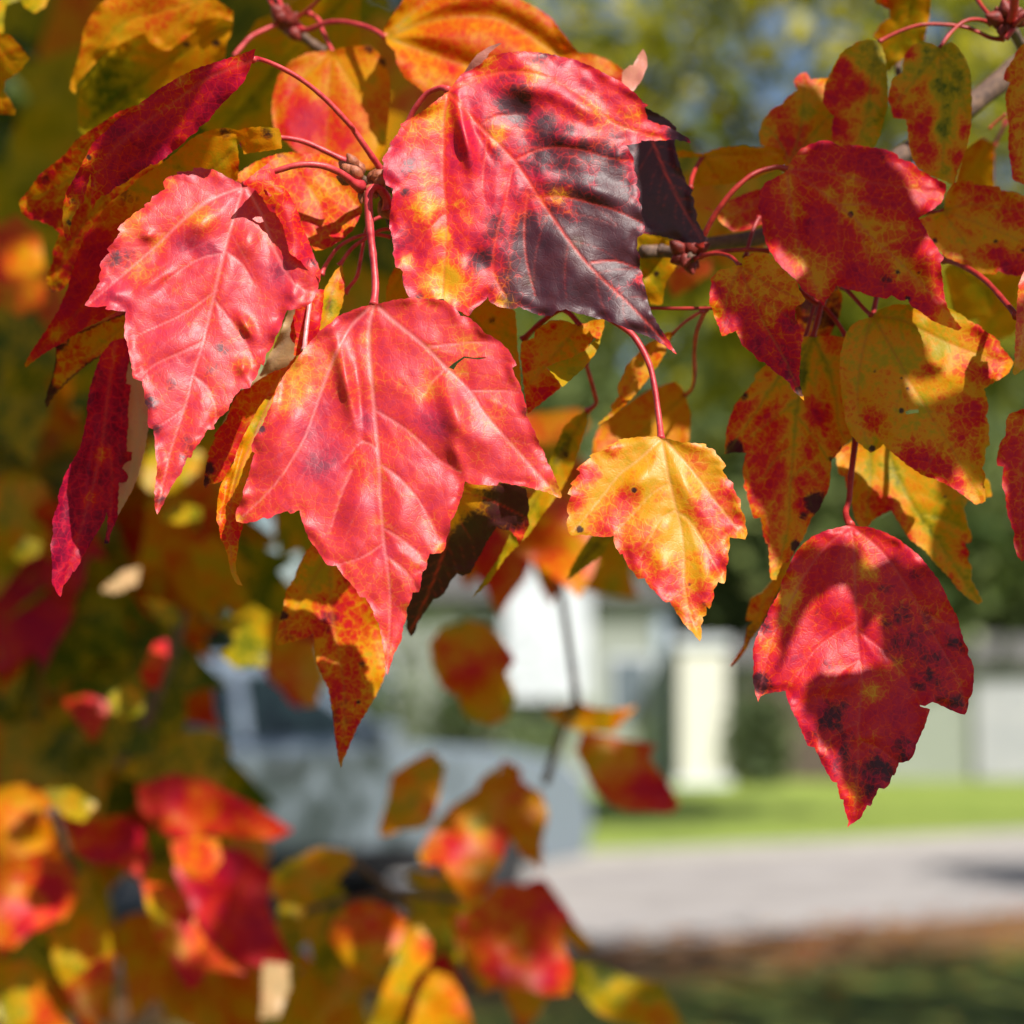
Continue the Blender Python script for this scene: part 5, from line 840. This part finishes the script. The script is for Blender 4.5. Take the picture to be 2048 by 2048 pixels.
def side_win(x0, x1, x2, x3, sgn):
    zb, zt = 1.25, 1.69; yb = .88 - (zb - 1.18) * .30 + .006; yt = .88 - (zt - 1.18) * .30 + .006
    v = [(x0, sgn * yb, zb), (x1, sgn * yb, zb), (x2, sgn * yt, zt), (x3, sgn * yt, zt)]; v += [(x, y + sgn * .012, z) for x, y, z in v]
    b = MB(); b.v = v; b.f = [(0, 1, 2, 3), (4, 5, 6, 7), (0, 1, 5, 4), (1, 2, 6, 5), (2, 3, 7, 6), (3, 0, 4, 7)]; return b.build('side_window', M_GLASS, car)
for s in (-1, 1):
    side_win(-2.28, -1.35, -1.38, -2.0, s); side_win(-1.27, -.30, -.33, -1.27, s); side_win(-.22, .78, .08, -.22, s)
b = MB(); b.v = [(1.0, -.74, 1.235), (1.0, .74, 1.235), (.25, .64, 1.745), (.25, -.64, 1.745), (1.02, -.74, 1.25), (1.02, .74, 1.25), (.27, .64, 1.76), (.27, -.64, 1.76)]
b.f = [(0, 1, 2, 3), (4, 5, 6, 7), (0, 1, 5, 4), (1, 2, 6, 5), (2, 3, 7, 6), (3, 0, 4, 7)]; b.build('windscreen', M_GLASS, car)
def wheel(x, y):
    bm = bmesh.new(); bmesh.ops.create_cone(bm, cap_ends=True, segments=40, radius1=.38, radius2=.38, depth=.25, matrix=Matrix.Translation((x, y, .38)) @ Matrix.Rotation(R(90), 4, 'X'))
    bmesh.ops.bevel(bm, geom=[e for e in bm.edges if e.calc_face_angle(0) > 1], offset=.04, segments=3, affect='EDGES')
    me = bpy.data.meshes.new('wheel'); bm.to_mesh(me); bm.free(); t = link('wheel', me, M_TYRE, car)
    sg = 1 if y > 0 else -1; bm = bmesh.new()
    bmesh.ops.create_cone(bm, cap_ends=True, segments=32, radius1=.25, radius2=.22, depth=.03, matrix=Matrix.Translation((x, y + sg * .128, .38)) @ Matrix.Rotation(R(90) * -sg, 4, 'X'))
    for k in range(5):
        a = k * 2 * math.pi / 5; bmesh.ops.create_cube(bm, size=1, matrix=Matrix.Translation((x + .12 * math.cos(a), y + sg * .148, .38 + .12 * math.sin(a))) @ Matrix.Rotation(-a, 4, 'Y') @ Matrix.Diagonal((.22, .02, .05, 1)))
    me = bpy.data.meshes.new('rim'); bm.to_mesh(me); bm.free(); link('rim', me, M_RIM, t)
for x in (1.62, -1.58):
    for y in (-.83, .83): wheel(x, y)
for s in (-1, 1):
    MB().box(2.40, s * .62 - .2, .82, 2.56, s * .62 + .2, .98).build('headlight', M_LAMP, car, .02)
    MB().box(-2.62, s * .80 - .1, .80, -2.53, s * .80 + .1, 1.1).build('tail_lamp', M_RED, car, .015)
    MB().box(.62, s * 1.06 - .1, 1.18, .78, s * 1.06 + .1, 1.34).build('wing_mirror', M_PAINT, car, .03)
    for hx in (-.95, .0): MB().box(hx - .12, s * .965 - .012, 1.02, hx + .12, s * .965 + .012, 1.06).build('door_handle', M_RIM, car, .005)
    MB().box(-1.1, s * .962 - .008, .30, 1.1, s * .962 + .008, .50).build('sill_trim', M_DARK, car, .005)
MB().box(2.50, -.5, .62, 2.60, .5, .86).build('grille', M_DARK, car, .015)
MB().box(-2.66, -.92, .42, -2.5, .92, .62).build('rear_bumper', M_DARK, car, .03)

# ---- house across the lawn
def clap_mat(name, c1, c2, k=7.5):
    m, nt, ns, ls = newmat(name); tc = N(ns, 'ShaderNodeTexCoord'); sp = N(ns, 'ShaderNodeSeparateXYZ'); ls.new(tc.outputs['Object'], sp.inputs[0])
    f = mathn(ns, ls, 'FRACT', mathn(ns, ls, 'MULTIPLY', sp.outputs['Z'], k)); n = noise(ns, ls, tc.outputs['Object'], 3., 5)
    c = ramp(ns, ls, n.outputs['Fac'], [(.3, c1), (.7, c2)])
    pr = N(ns, 'ShaderNodeBsdfPrincipled'); ls.new(c, pr.inputs['Base Color']); pr.inputs['Roughness'].default_value = .7
    b = N(ns, 'ShaderNodeBump'); b.inputs['Distance'].default_value = .03; ls.new(f, b.inputs['Height']); ls.new(b.outputs[0], pr.inputs['Normal'])
    o = N(ns, 'ShaderNodeOutputMaterial'); ls.new(pr.outputs[0], o.inputs[0]); return m
M_SIDE = clap_mat('clapboard_grey_green', (.30, .33, .29), (.36, .38, .34)); M_WHITE = simple_mat('white_paint', (.60, .63, .67), .6, .4, 2, (.5, .53, .58))
M_CREAM = simple_mat('cream_paint', (.62, .61, .54), .6, .4, 2, (.56, .55, .48)); M_ROOF = simple_mat('roof_shingle', (.10, .10, .11), .9, .2, 9, (.16, .15, .15), .01)
M_BROWN = simple_mat('brown_wood', (.07, .05, .04), .7, .3, 4, (.11, .08, .06)); M_WIN = simple_mat('house_glass', (.10, .13, .16), .08, .8)
HY = 38.8
h = empty('house', (1., HY, 0)); tag(h, 'blurred low house with grey green siding and a white gable across the lawn', 'house')
MB().box(-5.2, 0, 0, 1.82, 7, 3.3).build('wall', M_SIDE, h)
MB().prism([(-5.6, 3.32), (2.1, 3.32), (-1.75, 5.4)], -.35, 7.3).build('roof', M_ROOF, h)
MB().prism([(-1.15, 1.5), (.4, 1.5), (.4, 3.3), (-.38, 4.1), (-1.15, 3.3)], -1.2, -.37).build('white_gable', M_WHITE, h, .01)
for x0 in (-3.9, -.9, .75):
    w_ = MB().box(x0, -.05, 1.1, x0 + .8, .04, 2.3).build('window', M_WHITE, h); MB().box(x0 + .07, -.07, 1.17, x0 + .73, -.052, 2.23).build('pane', M_WIN, w_)
MB().box(1.6, -.06, 0, 1.83, -.002, 3.28).build('corner_board', simple_mat('blue_grey_trim', (.32, .38, .44), .7), h)
p = empty('porch_column', (3.37, HY - .6, 0)); tag(p, 'blurred bright white square porch pillar at the corner of the house', 'pillar')
MB().box(-.42, -.42, .12, .42, .42, 2.42).build('shaft', M_CREAM, p, .02); MB().box(-.5, -.5, 0, .5, .5, .118).build('base', M_WHITE, p, .015); MB().box(-.5, -.5, 2.423, .5, .5, 2.6).build('cap', M_WHITE, p, .015)
g = empty('garage', (8.5, HY + 1.5, 0)); tag(g, 'blurred garage with a dark left bay and a white right bay across the lawn', 'garage')
MB().box(-4.3, .1, 0, 6.5, 4, 2.15).build('wall', M_SIDE, g); MB().box(-4.2, -.05, .02, -1.7, .095, 1.75).build('dark_door', M_BROWN, g, .01)
MB().box(.2, -.05, .02, 5.8, .095, 1.9).build('white_door', simple_mat('pale_grey_paint', (.27, .28, .30), .6, .4, 2, (.36, .36, .37)), g, .01); MB().prism([(-4.7, 2.17), (6.9, 2.17), (6.2, 2.7), (-4.0, 2.7)], -.3, 4.3).build('roof', M_ROOF, g)

# ---- foliage masses made of many small leaf faces
def foliage_mat(name, a, b, c, trans=.3, sc_=1.2):
    m, nt, ns, ls = newmat(name); tc = N(ns, 'ShaderNodeTexCoord'); n = noise(ns, ls, tc.outputs['Object'], sc_, 4, .7)
    oi = N(ns, 'ShaderNodeAttribute', attribute_name='tone'); f = mathn(ns, ls, 'ADD', mathn(ns, ls, 'MULTIPLY', n.outputs['Fac'], .6), mathn(ns, ls, 'MULTIPLY', oi.outputs['Fac'], .45))
    co = ramp(ns, ls, f, [(.28, a), (.5, b), (.75, c)])
    pr = N(ns, 'ShaderNodeBsdfPrincipled'); ls.new(co, pr.inputs['Base Color']); pr.inputs['Roughness'].default_value = .5; pr.inputs['Specular IOR Level'].default_value = .3
    tr = N(ns, 'ShaderNodeBsdfTranslucent'); ls.new(co, tr.inputs['Color']); mx = N(ns, 'ShaderNodeMixShader'); mx.inputs[0].default_value = trans
    ls.new(pr.outputs[0], mx.inputs[1]); ls.new(tr.outputs[0], mx.inputs[2]); o = N(ns, 'ShaderNodeOutputMaterial'); ls.new(mx.outputs[0], o.inputs[0]); return m
def leaves_mesh(name, centres, size, mat, parent, rs, loc):
    n = len(centres); base = np.array([(0, -.5, 0), (.28, -.1, .03), (.12, .12, 0), (0, .5, .04), (-.12, .12, 0), (-.28, -.1, .03)])
    q = rs.normal(size=(n, 4)); q /= np.linalg.norm(q, axis=1)[:, None]; w, x, y, z = q.T
    Rm = np.stack([np.stack([1 - 2 * (y * y + z * z), 2 * (x * y - z * w), 2 * (x * z + y * w)], 1), np.stack([2 * (x * y + z * w), 1 - 2 * (x * x + z * z), 2 * (y * z - x * w)], 1), np.stack([2 * (x * z - y * w), 2 * (y * z + x * w), 1 - 2 * (x * x + y * y)], 1)], 1)
    s = size * rs.uniform(.65, 1.25, n); V = np.einsum('nij,kj->nki', Rm, base) * s[:, None, None] + (centres - np.array(loc))[:, None, :]
    me = bpy.data.meshes.new(name); me.vertices.add(n * 6); me.vertices.foreach_set('co', V.astype(np.float32).ravel())
    me.loops.add(n * 6); me.polygons.add(n); me.loops.foreach_set('vertex_index', np.arange(n * 6)); me.polygons.foreach_set('loop_start', np.arange(0, n * 6, 6)); me.update(calc_edges=True)
    at = me.attributes.new('tone', 'FLOAT', 'POINT'); at.data.foreach_set('value', np.repeat(rs.rand(n), 6).astype(np.float32))
    return link(name, me, mat, parent)
def blob_pts(c, r, n, rs, clumps=26, cr=.33, shell=.55):
    c = np.array(c); r = np.array(r, float); d = rs.normal(size=(clumps, 3)); d /= np.linalg.norm(d, axis=1)[:, None]
    cc = d * rs.uniform(shell, .95, clumps)[:, None]; k = rs.randint(0, clumps, n); p = cc[k] + rs.normal(size=(n, 3)) * cr * .55; return c + p * r
M_TBARK = simple_mat('tree_bark', (.12, .09, .07), .9, .2, 6, (.06, .05, .04), .02)
def tree(label, base, th, c, r, n, leaf, mat, seed, clumps=26, cr=.33, trunk_r=.16, pts=None, lean=(0, 0), cat='tree', name='maple_tree', group=None):
    rs = np.random.RandomState(seed); root = empty(name, (base[0], base[1], 0)); tag(root, label, cat, group)
    bx = np.array((base[0], base[1], 0.)); top = np.array((c[0], c[1], c[2]))
    pth = [bx + (0, 0, -.1), bx + (0, 0, th * .5), bx + (top - bx) * (.55, .55, 0) + (0, 0, th), top]
    p = smooth_path(np.array(pth), .3); t = np.linspace(0, 1, len(p)); me = tube_mesh('trunk', p - bx, trunk_r * (1.25 - t * .95), 12); tr = link('trunk', me, M_TBARK, root)
    for i in range(7):
        e = np.array(c) + rs.normal(size=3) * np.array(r) * .45; s = p[int(len(p) * rs.uniform(.5, .85))]
        m_ = (s + e) / 2 + (0, 0, .1 * r[2]); lp = smooth_path(np.array([s, m_, e]), .3); link('limb', tube_mesh('limb', lp - bx, trunk_r * .38 * (1.05 - np.linspace(0, .85, len(lp))), 7), M_TBARK, root)
    q = blob_pts(c, r, n, rs, clumps, cr) if pts is None else pts
    leaves_mesh('crown', q, leaf, mat, root, rs, (base[0], base[1], 0)); return root
F_GREEN = foliage_mat('foliage_green', (.06, .10, .006), (.24, .26, .015), (.60, .50, .02), .45, .5)
F_EVER = foliage_mat('foliage_evergreen', (.05, .08, .03), (.09, .13, .05), (.16, .19, .08), .2, .6)
F_DARK = foliage_mat('foliage_dark', (.02, .04, .006), (.05, .08, .01), (.14, .17, .02), .3, .5)
F_YARD = foliage_mat('foliage_yard', (.06, .10, .03), (.12, .17, .05), (.24, .28, .09), .3, .6)
F_MAPLE = foliage_mat('foliage_autumn', (.20, .16, .01), (.5, .22, .01), (.5, .05, .01), .45, 2.)
tree('tall yellow green maple across the street, its blurred crown filling the top of the picture', (8.8, 24), 5.6, (3.9, 24, 8.3), (4.9, 3.2, 3.6), 6800, .40, F_GREEN, 3, 50, .22)
tree('blurred green tree at the upper left behind the crimson leaves', (-5.6, 22), 3., (-4.6, 22, 7.0), (4.4, 3, 4.2), 12000, .46, F_DARK, 4, 60, .3, trunk_r=.2)
def conifer(label, x, y, H, rad, seed, n=9000):
    rs = np.random.RandomState(seed); t = rs.uniform(0, 1, n) ** .8; a = rs.uniform(0, 2 * math.pi, n); lay = np.floor(t * 16) / 16
    rr = rad * (1 - t) * (.55 + .45 * rs.rand(n)) * (.8 + .2 * np.cos(a * 5 + lay * 30)); z = .3 + t * (H - .3) - rr * .25
    tree(label, (x, y), H * .4, (x, y, H * .75), (rad * .5, rad * .5, H * .2), n, .62, F_EVER, seed, pts=np.c_[x + rr * np.cos(a), y + rr * np.sin(a), z], name='evergreen_tree', group='evergreens behind the house')
for i, (x, y, H_, rd) in enumerate(((-9, 52, 12, 4), (-3.0, 50, 11, 3.6), (1.6, 47, 12.5, 3.4), (4.6, 50, 12.5, 3.6), (8.2, 48, 11.5, 3.5), (12.2, 51, 13, 4.2))):
    conifer('blurred evergreen behind the house, ' + ['farthest left of the row', 'second from the left of the row', 'third from the left of the row', 'fourth from the left, above the pillar', 'above the dark garage door', 'at the right edge of the picture'][i], x, y, H_, rd, 20 + i)
tree('blurred light green tree rising behind the gap between house and garage', (5.0, 47), 2.2, (5.0, 43.5, 5.6), (3.6, 2.0, 3.1), 7000, .5, F_YARD, 51, 50, .3, group='light green yard trees')
tree('blurred light green tree behind the garage at the right edge', (10.2, 48), 2.4, (9.8, 48, 6.6), (3.9, 2.2, 3.9), 7000, .5, F_YARD, 52, 50, .3, group='light green yard trees')
tree('blurred light green tree rising behind the low house', (-1.0, 46), 2.4, (-.6, 46, 7.2), (4.4, 2.4, 4.2), 7000, .5, F_YARD, 53, 50, .3, group='light green yard trees')
tree('blurred green tree overhanging the garage roof', (9.5, 46), 2.6, (9.2, 41.5, 4.7), (4.8, 2.4, 2.3), 6000, .5, F_YARD, 54, 50, .3, group='light green yard trees')
def shrub(label, x, y, r, hgt, seed, n=1600):
    rs = np.random.RandomState(seed); root = empty('shrub', (x, y, 0)); tag(root, label, 'shrub', 'shrubs by the house')
    leaves_mesh('foliage', blob_pts((x, y, hgt * .5), (r, r * .8, hgt * .5), n, rs, 18, .4), .2, F_EVER, root, rs, (x, y, 0))
    for k in range(5): 
        a = k * 1.3; link('stem', tube_mesh('stem', smooth_path(np.array([(0, 0, -.05), (r * .2 * math.cos(a), r * .2 * math.sin(a), hgt * .3), (r * .5 * math.cos(a), r * .5 * math.sin(a), hgt * .7)]), .1), np.linspace(.03, .01, len(smooth_path(np.array([(0, 0, -.05), (r * .2 * math.cos(a), r * .2 * math.sin(a), hgt * .3), (r * .5 * math.cos(a), r * .5 * math.sin(a), hgt * .7)]), .1))), 6), M_TBARK, root)
shrub('blurred grey green shrub seen above the vehicle, left of the house wall', -2.0, 35, 1.9, 3.5, 31); shrub('blurred dark shrub seen above the vehicle bonnet', -.6, 36.2, .9, 1.9, 32)
shrub('blurred low shrub beside the white pillar', 4.5, 37.8, .6, 1.6, 33)
fo = leaves_mesh('fallen_leaves', np.array(fl), .13, F_MAPLE, None, np.random.RandomState(78), (0, 0, 0)); tag(fo, kind='stuff')
vv = np.empty(len(fo.data.vertices) * 3, np.float32); fo.data.vertices.foreach_get('co', vv); vv = vv.reshape(-1, 3); vv[:, 2] = .012 + np.abs(vv[:, 2] - .03) * .3; fo.data.vertices.foreach_set('co', vv.ravel()); fo.data.update()
# two trees outside the picture whose shade falls on the near grass, and the maple that carries the leaves in focus
tree('maple outside the right of the picture shading the near grass and street edge', (7.4, 6.6), 3.2, (5.0, 6.6, 6.6), (2.5, 2.4, 1.6), 2300, .24, F_MAPLE, 41, 30, .3)
tree('maple outside the left of the picture shading the grass below the vehicle', (-5.2, 5.6), 5.6, (1.3, 7.1, 7.4), (3.6, 2.6, 1.3), 7000, .24, F_MAPLE, 42, 30, .3)
tree('maple outside the right of the picture shading the far part of the street', (12, 14.5), 3.2, (8.2, 13.4, 6.6), (1.6, 1.4, 1.1), 1500, .24, F_MAPLE, 44, 16, .3)
rs = np.random.RandomState(5); cpt = []  # unseen crown leaves added along sun rays to shade the blurred leaves
LIT = [(P('I', '300,920'), .82, 75), (P('I', '580,460'), .82, 60), (P('I', '750,60'), .82, 65), (P('I', '1120,150'), .82, 100), (P('I', '790,1560'), .84, 60), (P('I', '720,1420'), .84, 45), (P('I', '1180,1020'), .89, 50),
       (P('I', '430,1800'), .85, 55), (P('I', '180,1450'), .87, 40), (P('J', '500,1620'), .84, 75), (P('J', '620,1850'), .85, 60), (P('J', '1380,1780'), .87, 60), (P('J', '680,1180'), .88, 50), (P('J', '1170,1740'), .86, 50),
       (P('J', '1450,520'), .9, 60), (P('I', '420,540'), .9, 50), (P('F', '100,700'), .8, 60), (P('J', '300,1650'), .88, 50), (P('A', '200,1450'), .85, 60), (P('D', '140,1380'), .83, 45), (P('D', '680,1550'), .83, 50), (P('D', '950,930'), .83, 70), (P('D', '1000,1180'), .84, 55), (P('I', '710,300'), .84, 50), (P('I', '900,1180'), .82, 35), (P('I', '160,1470'), .83, 55), (P('I', '1260,1780'), .83, 70)] + [(np.array([[x_, y_]]), 1.08, r_) for x_, y_, r_ in ((60, 760, 40), (190, 900, 45), (120, 1060, 35), (330, 980, 40), (420, 1130, 45), (60, 1180, 35), (250, 1290, 40), (480, 1010, 35), (30, 1370, 40), (380, 760, 35), (160, 1210, 30))]
for _ in range(4300):
    px, py, d = rs.uniform(-500, 1550), rs.uniform(300, 2400), rs.uniform(.78, 1.15); t = rs.uniform(.65, 2.6)
    c = W(px, py, d) + SUN * t; bad = False
    for q, dd, rad in LIT:
        pc = W(q[0][0], q[0][1], dd); v = c - pc; s = v @ SUN
        if s > 0 and np.linalg.norm(v - SUN * s) < rad * dd / F + .012: bad = True; break
    rel = c - E0; dep = rel @ FW
    if dep > .03 and abs(rel @ RT) / dep < .31 and abs(rel @ UP) / dep < .31: bad = True
    if not bad: cpt.append(c)
for _ in range(8000):
    c = W(rs.uniform(-250, 900), rs.uniform(-250, 850), rs.uniform(1.2, 2.0)) + SUN * rs.uniform(1.2, 3.6); rel = c - E0; dep = rel @ FW
    if dep > .03 and abs(rel @ RT) / dep < .31 and abs(rel @ UP) / dep < .31: continue
    if dep < .0 and False: continue
    cpt.append(c)
for _ in range(2500):
    c = np.array((rs.uniform(-2.6, .8), rs.uniform(-2.2, .6), rs.uniform(2.7, 4.6))); s = ((c - E0) @ FW - .47) / (SUN @ FW); h_ = c - SUN * s; rel = h_ - E0
    if abs(rel @ RT) < .2 and abs(rel @ UP) < .2: continue
    s2 = ((c - E0) @ FW - .9) / (SUN @ FW); r2 = c - SUN * s2 - E0
    if abs(r2 @ RT) < .35 and abs(r2 @ UP) < .35: continue
    cpt.append(c)
tree('red maple behind the camera whose low twigs carry the leaves in focus, crown shaped for shade', (-1.5, -1.3), 1.6, (-.9, -.8, 3.4), (1.5, 1.2, .8), 0, .052, F_MAPLE, 43, trunk_r=.11, pts=np.array(cpt))

# ================================================================== light
w = bpy.data.worlds.new('World'); sc.world = w; w.use_nodes = True; nt = w.node_tree; bg = nt.nodes['Background']
sky = nt.nodes.new('ShaderNodeTexSky'); sky.sky_type = 'NISHITA'; sky.sun_disc = False; sky.sun_elevation = EL; sky.sun_rotation = math.atan2(SUN[0], SUN[1])
sky.air_density = 1.; sky.dust_density = 1.; nt.links.new(sky.outputs[0], bg.inputs[0]); bg.inputs[1].default_value = .055
sd = bpy.data.lights.new('sun', 'SUN'); so = bpy.data.objects.new('sun', sd); col.objects.link(so); sd.energy = 5.0; sd.angle = R(.5); sd.color = (1, .95, .88)
so.rotation_euler = Vector(-SUN).to_track_quat('-Z', 'Y').to_euler(); so.location = (3, -4, 8)
sc.view_settings.view_transform = 'Standard'; sc.view_settings.look = 'None'; sc.view_settings.exposure = .78; sc.view_settings.gamma = 1
cy = sc.cycles; cy.max_bounces = 4; cy.diffuse_bounces = 2; cy.glossy_bounces = 1; cy.transmission_bounces = 3
sc.render.resolution_x = 1024; sc.render.resolution_y = 1024
